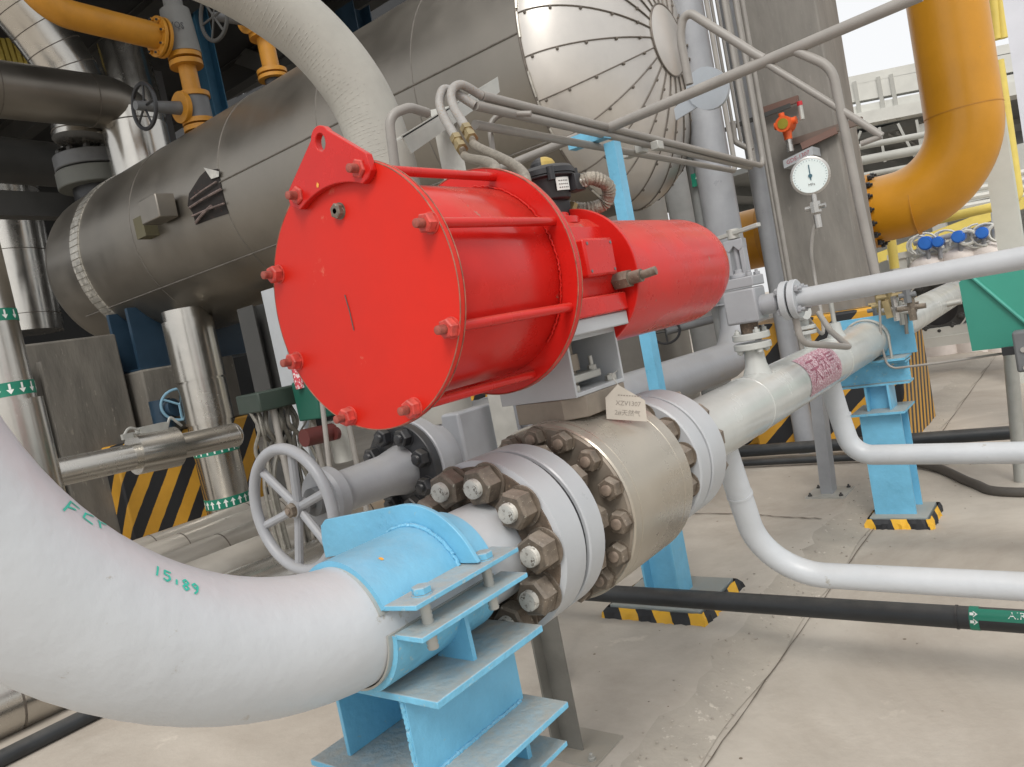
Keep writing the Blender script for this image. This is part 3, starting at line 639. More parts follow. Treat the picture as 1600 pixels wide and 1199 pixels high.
# conduit fitting and braided hose from the switch box
ch = thing('braided_conduit', 'short looped braided metal conduit beside the black switch box', 'hose', (LX+.06,LY+.06,1.6920))
part(ch, 'hose', MB().tube(spline([(LX+.06,LY+.035,1.7170),(LX+.095,LY+.06,1.7200),(LX+.11,LY+.10,1.6970),(LX+.085,LY+.115,1.6640),(LX+.045,LY+.09,1.6580),(LX+.0,LY+.07,1.6740)], 12), .014, 16, rr=lambda t: .0165+.0016*math.sin(t*170)), BRD)
part(ch, 'fitting', MB().cyl((LX+.052,LY+.028,1.7170),(LX+.082,LY+.05,1.7190),.017,n=6), GAL)
part(ch, 'fitting', MB().cyl((LX+.02,LY+.05,1.6520),(LX+.03,LY+.06,1.6770),.012,n=6), BRT)

# house shaped tag hanging on the valve
tg = thing('metal_tag', 'small house shaped metal tag hanging on the valve body', 'tag', (PX+.10,1.585,1.245))
tp = at(961,601,X=PX+.12); 
TP = at(978,635,X=PX+.135); TNn = Vector((.72,-.69,.02)).normalized()
def on_tag(x, y):
    d = at(x, y, Y=5)-EYE; return EYE + d*((TP-EYE).dot(TNn)/d.dot(TNn))
TC = [on_tag(x,y) for x,y in ((946,622),(965,601),(1008,626),(1011,659),(948,655))]
part(tg, 'plate', MB().prism([TC[4],TC[3],TC[2],TC[1],TC[0]], -TNn*.002), TAG)
TU = (TC[3]-TC[4]).normalized(); TV = TNn.cross(TU); TM = (TC[3]+TC[4])/2
tx = MB()
for k_ in range(9): q_ = TM+TU*(-.026+.0065*k_)+TV*.055+TNn*.0006; tx.add([q_,q_+TU*.0045,q_+TU*.0045+TV*.0025,q_+TV*.0025],[(0,1,2,3)])
for dz, s_, sz in ((.038,'XZV1307',.015),(.016,'2#天然气',.015)): text_on(tx, s_, sz, lambda u, v: TM+TU*u+TV*(dz+v)+TNn*.0006)
part(tg, 'lettering', tx, TXB)
part(tg, 'wire', MB().tube(spline([TC[1]+Vector((0,.005,-.006)),TC[1]+Vector((-.015,.01,.02)),(X3-.01,1.61,1.255)], 6), .0012, 6), GAL)

# ================================================================== HANDWHEEL VALVE LINE
HX, HZ = -2.0, .995
def hh(y, dx=0, dz=0): return Vector((HX+dx, y, HZ+dz))
hv = thing('handwheel_valve', 'grey gate valve with large spoked handwheel and black bolted bonnet flange', 'valve', (HX, 2.0, HZ-.3))
hw = part(hv, 'handwheel', MB().tube([hh(1.365, .190*math.cos(a), .190*math.sin(a)) for a in np.linspace(0, 2*math.pi, 64, endpoint=False)], .0175, 16, closed=True), GRY)
for k in range(6):
    a = 2*math.pi*(k+.28)/6; b = part(hw, 'spoke', MB().tube([hh(1.375, r*math.cos(a), r*math.sin(a)) + Vector((0, .012*(1-r/.18), 0)) for r in (.025,.07,.12,.186)], .0135, 10), GRY)
part(hw, 'hub', MB().cyl(hh(1.365), hh(1.41), .027, n=24), GRY)
hexbolt(hv, hh(1.366), (0,-1,0), .021, .018, .010, .006, NUT, STB)
part(hv, 'stem', MB().cyl(hh(1.40), hh(1.56), .019, n=16).cyl(hh(1.44), hh(1.475), .045, n=24), GRD)
prf = [(0,.02),(.0,.09),(.012,.098),(.05,.095),(.075,.072),(.10,.068),(.28,.072),(.33,.082),(.375,.092)]
part(hv, 'yoke', MB().lathe(hh(1.47), (0,1,0), [(t, r) for t, r in prf], 40), GRY)
part(hv, 'yoke_window', MB().prism([hh(1.60,-.03,.055),hh(1.76,-.03,.055),hh(1.78,.0,.062),hh(1.76,.012,.062),hh(1.60,.012,.062)], (0,0,.0035)), GRD)
part(hv, 'bonnet_flange', MB().disc(hh(1.83), (0,1,0), .035, .165, 64, .003), BLK)
for k in range(8):
    a = 2*math.pi*(k+.4)/8; hexbolt(hv, hh(1.83, .130*math.cos(a), .130*math.sin(a)), (0,-1,0), .032, .036, .016, .012, BLK, BLK, rot=k*.5)
part(hv, 'body_flange', MB().disc(hh(1.867), (0,1,0), .06, .172, 64, .004), GRY)
part(hv, 'body', MB().box((HX-.15,2.01,HZ-.14),(HX+.15,2.36,HZ+.155)).cyl(hh(1.92), hh(2.02), .13, n=40), GRY, bevel=.01)
part(hv, 'cast_mark', MB().prism([hh(1.655,.0595,-.012),hh(1.675,.0595,-.012),hh(1.675,.058,.014),hh(1.655,.058,.014)], (.0012,0,0)), GRD)
l2 = thing('grey_process_pipe', 'thick grey pipe behind the red canister turning up into a tall riser', 'pipe', (HX, 4.2, .9))
part(l2, 'pipe', MB().tube(round_path([hh(2.36,0,-.03), (HX+.04,5.06,.93), (HX+.06,5.06,7)], .36, 16), .118, 48), GRY)
part(l2, 'weld_ring', MB().tube([(HX,5.06,1.29),(HX,5.06,1.30)], .122, 40), GRY)
part(l2, 'flange', MB().disc((HX,2.365,HZ-.03), (0,1,0), .05, .19, 48).disc((HX,2.43,HZ-.03), (0,1,0), .05, .19, 48), GRY)

# tall beige wrapped riser pipe behind the actuator
wr = thing('wrapped_riser_pipe', 'thick beige wrapped pipe rising behind the red actuator and bending to upper left', 'pipe', (-2, 2.05, 1.1))
pth = spline([(-2.0,2.10,1.12),(-2.0,2.08,1.6),(-2.0,2.06,1.95),(-2.0,2.055,2.12),(-2.02,2.02,2.33),(-2.07,1.93,2.52),(-2.13,1.80,2.66),(-2.2,1.62,2.77),(-2.3,1.35,2.85)], 14)
part(wr, 'pipe', MB().tube(pth, .112, 40), BEI)
wrn = MB()
for i in range(64):
    k = 34+i; 
    if k >= len(pth)-2: break
    c = pth[k]; t = (pth[k+1]-pth[k-1]).normalized(); out_ = Vector((.45,-.62,-.55)); out_ = (out_-t*out_.dot(t)).normalized(); sd_ = t.cross(out_)
    a0 = random.uniform(-1.9,-1.2); a1 = random.uniform(.7,1.6); wob = random.uniform(-.006,.006)
    wrn.tube([c+(out_*math.cos(a)+sd_*math.sin(a))*.1105+t*(wob*math.sin(a*2.5+i)) for a in np.linspace(a0,a1,12)], .0035, 6, rr=lambda t_: .0006+.0020*math.sin(math.pi*min(max(t_,0.03),.97)))
part(wr, 'wrap_folds', wrn, BEI)

# ================================================================== BIG TANK
TY, TZc, TR, XS, XL = 4.6, 2.945, .925, -2.37, -8.0
tk = thing('insulated_tank', 'huge horizontal tank in dull metal cladding with a riveted domed end', 'tank', (-5.5, TY, 1.98))
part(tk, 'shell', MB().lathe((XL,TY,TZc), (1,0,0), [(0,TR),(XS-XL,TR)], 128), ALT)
def headpt(r, th, d, xs, sg=1, off=0):
    R_ = TR+off; return Vector((xs+sg*(d+off)*math.sqrt(max(0, 1-(r/TR)**2)), TY+R_/TR*r*math.cos(th), TZc+R_/TR*r*math.sin(th)))
HD = .46
pr = [(HD*math.sqrt(max(0,1-(r/TR)**2)), r+.004) for r in [TR*math.cos(a) for a in np.linspace(0, 1.33, 20)]]
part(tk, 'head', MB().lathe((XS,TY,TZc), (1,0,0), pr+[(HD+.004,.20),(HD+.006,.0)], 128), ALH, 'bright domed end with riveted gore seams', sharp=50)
hd = [o for o in tk.children if o.name.startswith('head')][0]
sm = MB(); rv = MB()
for k in range(24):
    th = 2*math.pi*(k+.35)/24
    sm.tube([headpt(r, th, HD, XS, 1, .005) for r in [TR*math.cos(a) for a in np.linspace(0.02, 1.33, 22)]], .0042, 6)
    for a in (.12,.4,.68,.96,1.2): rv.sphere(headpt(TR*math.cos(a), th+.012, HD, XS, 1, .006), .010, nu=6, nv=4)
rv2 = [rv]
sm.tube([Vector((XS+.004,TY+(TR+.006)*math.cos(a),TZc+(TR+.006)*math.sin(a))) for a in np.linspace(0,2*math.pi,128,endpoint=False)], .008, 8, closed=True)
sm.tube([headpt(.215, a, HD, XS, 1, .008) for a in np.linspace(0,2*math.pi,48,endpoint=False)], .006, 6, closed=True)
part(hd, 'gore_seam', sm, SEAM); part(hd, 'rivets', rv, SEAM)
tr = MB(); 
for th in np.linspace(0,2*math.pi,36,endpoint=False):
    if random.random()<.75: a_=th; tr.tube([Vector((XS+.01,TY+(TR+.009)*math.cos(a),TZc+(TR+.009)*math.sin(a))) for a in np.linspace(a_, a_+.15, 6)], .007, 6)
part(hd, 'bright_seam', tr, SEAL)
# left end
prl = [(.50*math.sqrt(max(0,1-(r/(TR-.01))**2))+.62, r) for r in [(TR-.01)*math.cos(a) for a in np.linspace(0, 1.5, 16)]]
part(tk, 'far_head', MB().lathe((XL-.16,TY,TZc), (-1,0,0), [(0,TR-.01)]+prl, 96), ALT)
def fluted(n=88):
    m = MB(); 
    for k in range(n):
        a, b = 2*math.pi*k/n, 2*math.pi*(k+.86)/n; r0, r1 = TR+.0, TR+.012+.004*random.random()
        m.add([(XL-.16,TY+r1*math.cos(a),TZc+r1*math.sin(a)),(XL-.16,TY+r1*math.cos(b),TZc+r1*math.sin(b)),(XL+.02,TY+r1*math.cos(b),TZc+r1*math.sin(b)),(XL+.02,TY+r1*math.cos(a),TZc+r1*math.sin(a)),
               (XL-.16,TY+r0*math.cos(a),TZc+r0*math.sin(a)),(XL-.16,TY+r0*math.cos(b),TZc+r0*math.sin(b)),(XL+.02,TY+r0*math.cos(b),TZc+r0*math.sin(b)),(XL+.02,TY+r0*math.cos(a),TZc+r0*math.sin(a))],
              [(0,1,2,3),(4,7,6,5),(0,4,5,1),(2,6,7,3),(0,3,7,4),(1,5,6,2)])
    m.cyl((XL-.17,TY,TZc),(XL+.03,TY,TZc),TR+.001,n=96); return m
part(tk, 'crimped_band', fluted(), SEAL, 'pale crimped band round the left end')
sm = MB(); 
def tline(x0, x1, ang, r=.006):   # seam along the shell, ang measured from the -Y side upward
    y = TY-(TR+.002)*math.cos(ang); z = TZc+(TR+.002)*math.sin(ang); sm.tube([(x0,y,z),((x0+x1)/2,y,z),(x1,y,z)], r, 6)
tline(XL-.5, XS, -.60, .007); tline(-5.4, XS, .06, .006)
for xx in (-6.9,-5.4,-4.15,-3.2): sm.tube([Vector((xx,TY-(TR+.001)*math.cos(a),TZc+(TR+.001)*math.sin(a))) for a in np.linspace(-1.3,1.6,60)], .0035, 6)
part(tk, 'shell_seam', sm, mat('tank_seam', (.20,.185,.165), .5, metal=.7, var=.2, vs=20))
# torn insulation patch and nameplate bracket
def shellpatch(pxs, off):
    o = []
    for x, y in pxs:
        # intersect sight line with the shell cylinder
        d = (at(x, y, Y=4.0)-EYE).normalized(); oy, oz = EYE.y-TY, EYE.z-TZc; R_ = TR+off
        A_ = d.y**2+d.z**2; B_ = 2*(oy*d.y+oz*d.z); C_ = oy*oy+oz*oz-R_*R_; t = (-B_-math.sqrt(B_*B_-4*A_*C_))/(2*A_); o.append(EYE+d*t)
    return o
pp = shellpatch([(295,303),(312,276),(322,266),(341,264),(345,290),(350,312),(357,334),(332,342),(306,352),(301,333),(293,322)], .006)
pc = shellpatch([(324,305)], .012)[0]; part(tk, 'torn_opening', MB().add(pp+[pc], [(i,(i+1) % 11,11) for i in range(11)]), mat('opening_dark', (.016,.013,.012), .9, var=.6, vs=9, chip=(.09,.035,.03), chipa=.03))
pq = shellpatch([(318,262),(342,268),(342,276),(330,280)], .02); part(tk, 'torn_foil', MB().add(pq, [(0,1,2,3)]), SEAL)
pw = MB()
for a_, b_, r_ in (((296,325),(345,296),.010),((300,338),(350,318),.008),((306,348),(330,322),.012),((298,312),(338,284),.007)):
    qq = shellpatch([a_, b_], .022); pw.tube([qq[0], (qq[0]+qq[1])/2+Vector((0,-.01,0)), qq[1]], r_, 6)
part(tk, 'torn_strands', pw, mat('strand', (.16,.12,.11), .6, var=.5, vs=14))
c = shellpatch([(266,328)], .0)[0]
npb = MB().box(c+Vector((-.14,-.20,-.10)), c+Vector((.16,-.03,.10))); part(tk, 'nameplate_bracket', npb, ALT, bevel=.01)
part(tk, 'bracket_block', MB().box(c+Vector((-.42,-.12,-.16)), c+Vector((-.26,.03,.02))), mat('olive_block', (.10,.09,.05), .7))
# saddles / pedestals under the tank
pd = thing('tank_pedestal', 'concrete tank pedestal with yellow and black striped base at far left', 'pedestal', (-7.9, 4.4, 0))
part(pd, 'striped_base', MB().box((-8.5,3.28,0),(-7.35,4.78,1.06)), HZL, 'yellow and black hazard stripes', bevel=.02)
part(pd, 'upper_block', MB().box((-8.45,3.72,1.06),(-7.4,4.74,1.72)), COD, bevel=.02)
single('concrete_stub_column', 'dark brown concrete stub column left of the striped tank pedestal', 'column', MB().box((-8.6,2.75,.05),(-7.6,3.66,2.12)), COD, (-8,3.2,.05), bevel=.02)
p2 = thing('tank_pedestal', 'concrete tank pedestal with striped base half hidden behind the red actuator', 'pedestal', (-4.2, 4.9, 0))
part(p2, 'striped_base', MB().box((-4.5,4.45,0),(-3.9,5.2,1.0)), HZL); part(p2, 'upper_block', MB().box((-4.45,4.5,1.0),(-3.95,5.15,2.1)), COD)
sd_ = thing('tank_saddle', 'dark blue steel saddle between left tank end and its pedestal', 'saddle', (-8.1,4.4,1.95))
part(sd_, 'web', MB().box((-8.0,3.8,1.74),(-7.95,5.3,2.35)).box((-7.6,3.8,1.74),(-7.55,5.3,2.35)).box((-8.4,3.74,1.722),(-7.42,5.3,1.74)), DBL)

# steel post pair and panels between pedestals (left middle)
def post_steel(name, label, x, y, w, z1, m, z0=.05, d=.12):
    return single(name, label, 'post', MB().isec((x,y,z0),(x,y,z1),w,d,.01,.01,(0,1,0)), m, (x,y,z0))
post_steel('steel_post', 'pale steel column flange standing left of the red end plate', -5.25, 3.85, .17, 2.1, LIL)
post_steel('steel_post', 'dark steel column just left of the pale column behind the red actuator', -5.9, 4.05, .24, 2.05, DKS)
post_steel('steel_post', 'dark grey steel column seen under the red cylinder behind the grey valve', -2.62, 3.3, .13, 2.05, mat('post_brown', (.13,.125,.11), .6))
post_steel('steel_post', 'brown grey steel column beside the left insulated riser', -7.0, 2.62, .2, 1.9, COD)

# ================================================================== INSULATED PIPES AT LEFT
def clad_pipe(name, label, pts, r, bands=(), fr=.3, m=None, cat='pipe', loc=None, seams=True, seg=8, step=.9):
    t = thing(name, label, cat, loc or pts[0]); pth = round_path(pts, fr, seg); m = m or ALU
    part(t, 'cladding', MB().tube(pth, r, 40), m)
    s = MB(); L_ = 0; nxt = min(.35, step); any_ = False
    for i in range(1, len(pth)):
        seg_ = (pth[i]-pth[i-1]).length
        while L_+seg_ > nxt:
            q = pth[i-1].lerp(pth[i], (nxt-L_)/seg_); dd = (pth[i]-pth[i-1]).normalized(); s.tube([q-dd*.004, q+dd*.004], r*1.012+.002, 36); nxt += step if (seg_ > .25 or step < .5) else r*.5; any_ = True
        L_ += seg_
    if any_ and seams: part(t, 'seam_ring', s, SEAM)
    return t
def arrow_band(par, p, d, r, wd, na, front, up=1):
    """green tape ring with white arrows; p centre, d pipe direction (arrows point along up*d)"""
    b = MB(); b.lathe(Vector(p)-Vector(d)*wd/2, d, [(0,r+.001),(0,r+.003),(wd,r+.003),(wd,r+.001)], 48); t = part(par, 'marking_tape', b, TPG)
    dd, a_, b_ = b.frame(d); am = MB(); D_ = Vector(dd)*(1 if up > 0 else -1)
    for k in range(na):
        th = 2*math.pi*k/na
        def q(u, v):
            an = th+u/r; return Vector(p)+D_*v+(a_*math.cos(an)+b_*math.sin(an))*(r+.0045)
        h = wd*.38; w_ = wd*.24
        am.add([q(-w_*.3,-h),q(w_*.3,-h),q(w_*.3,h*.1),q(-w_*.3,h*.1)], [(0,1,2,3)]); am.add([q(-w_,h*.1),q(w_,h*.1),q(0,h)], [(0,1,2)])
    part(t, 'arrows', am, WTX)
RA = .125; YA = at(53,600,X=-4.5).y-RA*1.05
pa = clad_pipe('insulated_riser', 'vertical metal clad pipe with two green arrow bands at the left edge', [(-4.5,YA,5),(-4.5,YA,-.2)], RA, loc=(-4.5,YA,.05), seams=False)
pzA = at(15,495,X=-4.5).z; arrow_band(pa, (-4.5,YA,pzA), (0,0,1), RA, .062, 14, 0, -1)
pzB = at(28,608,X=-4.5).z; arrow_band(pa, (-4.5,YA,pzB), (0,0,1), RA, .07, 14, 0, -1)
part(pa, 'lower_sleeve', MB().cyl((-4.5,YA,.05),(-4.5,YA,pzB-.06),.15,n=40), ALU)
pb = clad_pipe('insulated_riser', 'shiny clad pipe with green arrow bands coming down from the tank left of the handwheel', [(-6.9,4.02,2.2),(-6.9,4.02,.05)], .21, loc=(-6.9,4.02,.05), seams=False)
part(pb, 'upper_sleeve', MB().cyl((-6.9,4.02,1.10),(-6.9,4.02,1.50),.225,n=40), ALU); part(pb, 'upper_sleeve', MB().cyl((-6.9,4.02,1.52),(-6.9,4.02,2.1),.232,n=40), ALU)
for px_, n_ in (((338,700),18),((352,782),18)):
    z_ = at(*px_, X=-6.9).z; arrow_band(pb, (-6.9,4.02,z_), (0,0,1), .21, .10, 20, 0, 1)
# horizontal small clad pipe with clamp
cp = clad_pipe('clad_branch_pipe', 'small horizontal clad pipe with a bulky clamp box in front of the striped pedestal', [at(30,752,X=-5),at(365,680,X=-5)], .085, loc=at(200,715,X=-5), seams=False)
c1 = at(210,710,X=-5); c2 = at(275,698,X=-5)
part(cp, 'clamp_box', MB().cyl(c1,c2,.135,n=24), ALU)
mb = MB(); q = (c1+c2)/2
mb.box(q+Vector((.0,-.20,.115)), q+Vector((.03,-.12,.15))).tube(spline([q+Vector((.02,-.19,.14)),q+Vector((.03,-.15,.18)),q+Vector((.03,-.10,.16)),q+Vector((.02,-.07,.14))],6), .009, 7).tube(spline([q+Vector((.02,.10,.13)),q+Vector((.03,.13,.19)),q+Vector((.03,.17,.15)),q+Vector((.02,.2,.12))],6), .009, 7)
mb.box(q+Vector((-.03,-.09,.12)), q+Vector((.05,.09,.17)))
part(cp, 'latch', mb, GAL)
part(cp, 'end_cap', MB().sphere(at(366,680,X=-5), .088, (1,.6,1)), ALU)
# three long low clad pipes on sleepers
for i, (x_, z_, r_, lb_) in enumerate(((-6.35,.19,.14,'farthest of the low clad pipes on the ground behind the handwheel'),(-5.85,.20,.15,'second low clad pipe behind the handwheel, beside the farthest one'),(-5.3,.20,.15,'third low clad pipe behind the handwheel, nearer the blue clamp'),(-4.75,.20,.15,'nearest low clad pipe on the ground, passing under the white elbow'))):
    clad_pipe('low_clad_pipe', lb_, [(x_,-1.0,z_),(x_,9.0,z_)], r_, loc=(x_,2,.05), m=mat('dull_cladding%d' % i, (.50,.47,.42), .36, metal=.75, var=.15, vs=2, bump=.15, bs=5, dust=.5, dustc=(.42,.38,.33)))
clad_pipe('low_clad_pipe', 'low clad pipe crossing the bottom left corner below the elbow', [(-4.15,-1.0,.22),(-4.15,1.6,.20),(-4.15,4,.12)], .17, loc=(-4.15,.5,.05))
single('black_hose', 'black rubber hose along the ground in the bottom left corner', 'hose', MB().tube(spline([(-3.75,-.6,.085),(-3.75,1.2,.085),(-3.75,2.4,.085),(-3.7,4.2,.085)],6), .035, 16), BKP, (-3.75,1,.05))
# upper left clad pipes and nozzles on the tank
def nz(px, py, x=None): return at(px, py, Y=TY)
cl1 = clad_pipe('clad_header_pipe', 'dull horizontal clad pipe at upper left ending in an elbow onto the tank', [at(-80,130,X=-8.1),(-8.1,4.62,at(205,165,X=-8.1).z),(-8.1,4.62,3.6)], .27, fr=.30, loc=(-8.1,3.5,4.7), m=ALT)
part(cl1, 'nozzle_cladding', MB().cyl((-8.1,4.62,3.7),(-8.1,4.62,4.38),.33,n=40).cyl((-8.1,4.62,4.40),(-8.1,4.62,4.52),.31,n=40), ALU)
fp = thing('flanged_nozzle_pipe', 'clad vertical pipe with a pair of thick grey flanges above the left tank end', 'pipe', (-8.85,4.5,3.9))
qx = -8.95
part(fp, 'cladding', MB().cyl((qx,4.5,4.38),(qx,4.5,5.3),.31,n=40), ALU)
part(fp, 'flange', MB().disc((qx,4.5,4.14), (0,0,1), .16, .40, 48, .01), GRD); part(fp, 'flange', MB().disc((qx,4.5,3.93), (0,0,1), .19, .41, 48, .01), mat('olive_grey', (.15,.155,.14), .6))
part(fp, 'neck', MB().cyl((qx,4.5,3.5),(qx,4.5,4.3),.27,n=32), BLK)
for k in range(12):
    a = 2*math.pi*k/12; hexbolt(fp, (qx+.345*math.cos(a),4.5+.345*math.sin(a),4.30), (0,0,1), .04, .04, .02, .02, DKS, DKS)
clad_pipe('clad_elbow_pipe', 'segmented clad elbow in the top left corner dropping behind the header pipe', [at(-30,-60,X=-8.6),at(60,45,X=-8.6),at(122,130,X=-8.6),at(130,220,X=-8.6)], .30, fr=.7, seg=7, step=.24, loc=at(100,120,X=-8.6))
clad_pipe('clad_riser_pipe', 'tall bright clad pipe behind the header pipe and the small black handwheel', [at(190,70,X=-9.6),at(222,190,X=-9.6)], .30, loc=at(200,150,X=-9.6), seams=False)
clad_pipe('clad_riser_pipe', 'bright clad pipe behind the left tank end, below the flanges', [at(0,260,X=-12),at(48,520,X=-12)], .42, loc=at(30,400,X=-12))
single('black_pipe_duct', 'dark horizontal duct behind the flanged nozzle at the left edge', 'duct', MB().cyl(at(-60,245,X=-10),at(130,262,X=-10),.27,n=32), DKS, at(50,250,X=-10))
single('dark_beam', 'dark horizontal beam at the left edge between clad pipes', 'beam', MB().beam(at(-60,318,X=-9.5),at(130,325,X=-9.5),.2,.28), DKS, at(50,320,X=-9.5))
# yellow process pipe, check valve and valves on the tank top
yp = thing('yellow_branch_pipe', 'ochre yellow pipe curving in at top left with a bolted flange', 'pipe', at(150,45,X=-6.4))
def al(x, y): return at(x, y, X=-6.4)
part(yp, 'pipe', MB().tube(round_path([al(20,-60),al(75,15),al(250,58)], .35, 12), .115, 32), YEO)
dv_ = (al(262,61)-al(200,46)).normalized()
part(yp, 'flange', MB().disc(al(243,57), dv_, .03, .175, 40).disc(al(251,59), dv_, .03, .175, 40), YEO)
for k in range(8): a = 2*math.pi*k/8; q_ = al(243,57); _, u_, v_ = MB().frame(dv_); hexbolt(yp, q_+u_*.148*math.cos(a)+v_*.148*math.sin(a), -dv_, .02, .02, .01, .015, YEO, BLK)
def vstack(name, label, cx, items, X_, cat='valve', tilt=0):
    """vertical assembly: items (kind, y_top_px, y_bottom_px, radius, material, part name)"""
    base = at(cx, items[-1][2], X=X_); t = thing(name, label, cat, base)
    for nm, y0, y1, r0, r1, m in [(i[0], i[1], i[2], i[3], i[4], i[5]) for i in items]:
        z0 = at(cx, y0, X=X_).z; z1 = at(cx, y1, X=X_).z; part(t, nm, MB().lathe((base.x,base.y,z1), (0,0,1), [(0,r0),(z0-z1,r1)] , 36), m)
    return t
CKV = mat('check_valve_grey', (.20,.20,.19), .5, var=.1)
cv = vstack('check_valve', 'grey check valve over a yellow flanged spool with small side handwheel on the tank', 322, [('pipe',-60,28,.085,.085,CKV),('body',28,92,.155,.13,CKV),('flange',92,99,.148,.148,YEO),('flange',103,110,.148,.148,YEO),('spool',110,150,.08,.08,YEO),('flange',150,157,.148,.148,YEO),('valve_body',157,190,.13,.13,GRD),('flange',190,197,.148,.148,YEO),('flange',200,207,.148,.148,YEO),('nozzle',207,240,.09,.09,GRD)], -6.4)
b0 = Vector(ORG[cv.name]); z_ = at(316,172,X=-6.4).z
hwp = at(222,166,X=-6.4); cvw = MB()
cvw.tube([hwp+Vector((.17*math.cos(a)*.0+0,0,0))+Vector((.19*math.cos(a),.02,.19*math.sin(a))) for a in np.linspace(0,2*math.pi,36,endpoint=False)], .018, 8, closed=True)
for k in range(5): a = 2*math.pi*k/5; cvw.cyl(hwp+Vector((0,.02,0)), hwp+Vector((.19*math.cos(a),.02,.19*math.sin(a))), .011, n=6)
part(cv, 'handwheel', cvw, BLK); part(cv, 'stem', MB().cyl(hwp-Vector((0,.06,0)), (b0.x,b0.y,z_), .04, .07, 16), GRD); part(cv, 'side_flange', MB().disc((b0.x,b0.y-.17,z_), (0,1,0), .05, .14, 32), YEO)
tx = MB(); tzz = at(300,56,X=-6.4).z; text_on(tx, 'YQS', .085, lambda u, v: (b0.x+.147*math.cos(-math.pi/4+.45+u/.145), b0.y+.147*math.sin(-math.pi/4+u/.145), tzz+v)); part(cv, 'cast_lettering', tx, BLK)
gv = vstack('gate_valve', 'dark gate valve on a yellow flanged spool with spoked wheel at top of the tank', 433, [('pipe',-60,-10,.08,.08,GRD),('valve_body',5,50,.11,.11,GRD),('flange',50,56,.132,.132,YEO),('flange',59,65,.132,.132,YEO),('spool',65,112,.075,.075,YEO),('flange',112,118,.132,.132,YEO),('flange',121,126,.132,.132,YEO),('nozzle',126,150,.08,.08,BLK)], -5.6)
b0 = Vector(ORG[gv.name]); hwp = at(334,26,X=-5.6); z_ = at(418,32,X=-5.6).z; cvw = MB()
cvw.tube([hwp+Vector((.19*math.cos(a),0,.19*math.sin(a))) for a in np.linspace(0,2*math.pi,36,endpoint=False)], .017, 8, closed=True)
for k in range(6): a = 2*math.pi*k/6; cvw.cyl(hwp, hwp+Vector((.19*math.cos(a),0,.19*math.sin(a))), .010, n=6)
part(gv, 'handwheel', cvw, DKS); part(gv, 'bonnet', MB().cyl(hwp, (b0.x,b0.y,z_), .035, .08, 16), GRD); part(gv, 'side_flange', MB().disc((b0.x,b0.y-.15,z_), (0,1,0), .04, .15, 32), YEO)
BX1 = at(322,100,Y=6.3).x
single('blue_column', 'dark blue steel column behind the check valve at upper left', 'column', MB().isec((BX1,6.3,.05),(BX1,6.3,6.4),.24,.22,.015,.012,(0,1,0)), mat('mid_blue', (.04,.14,.24), .5), (BX1,6.3,.05))
single('blue_column', 'dark blue steel column behind the gate valve spool, cut by the tank', 'column', MB().isec((-7.4,7.6,.05),(-7.4,7.6,6),.35,.3,.015,.012,(0,1,0)), DBL, (-7.4,7.6,.05))
single('grey_column', 'wide dark grey column behind the yellow pipe flange at upper left', 'column', MB().box((-10.9,6.0,.05),(-10.2,6.4,6)), mat('column_grey', (.085,.085,.088), .7), (-10.5,6.2,.05))
single('concrete_panel_wall', 'stained brown concrete wall low behind the left pedestal', 'wall', MB().box((-12.2,1.0,.05),(-12.0,7.5,2.1)), COD, (-12.1,4,.05))
for i, (xa, ya, xb, yb) in enumerate(((300,110,470,20),(330,150,520,60),(300,60,420,100))):
    single('roof_brace', ['pale beam sloping up behind the gate valve','lower beam sloping up behind the gate valve spool','short beam crossing behind the check valve'][i], 'beam', MB().beam(at(xa,ya,Y=8.5),at(xb,yb,Y=8.0),.25,.28), mat('brace_grey%d' % i, (.13,.13,.125), .6), at(xa,ya,Y=8.5))
ld = MB()
for i in range(7): ld.beam(at(-8+i*9,62,X=-11),at(4+i*9,100,X=-11),.05,.10)
single('yellow_grating', 'yellow slatted guard in the far left top corner', 'grating', ld, YLT, at(20,80,X=-11))
# blue small valve in front of pedestal
bvv = thing('small_blue_valve', 'small blue handwheel valve in front of the left pedestal', 'valve', at(275,632,X=-7.2))
c = at(280,632,X=-7.1); mb = MB().tube([c+Vector((.0,.15*math.cos(a),.15*math.sin(a)))+Vector((.06*math.cos(a),0,0)) for a in np.linspace(0,2*math.pi,32,endpoint=False)], .014, 8, closed=True)
for k in range(3): a = 2*math.pi*k/3+.5; mb.cyl(c, c+Vector((.06*math.cos(a),.15*math.cos(a),.15*math.sin(a))), .012, n=6)
part(bvv, 'handwheel', mb, mat('pale_blue', (.16,.30,.40), .5)); part(bvv, 'body', MB().cyl(c+Vector((-.05,-.02,-.02)), c+Vector((-.25,-.1,-.05)), .09, n=20).cyl(c+Vector((-.2,-.08,.08)), c+Vector((-.2,-.08,-.2)), .10, n=20), DBL)
single('green_marker_box', 'dark green upright box beside the left clad riser', 'panel', MB().box((-6.6,2.05,.5),(-6.55,2.32,1.05)), GRK, (-6.6,2.2,.5))

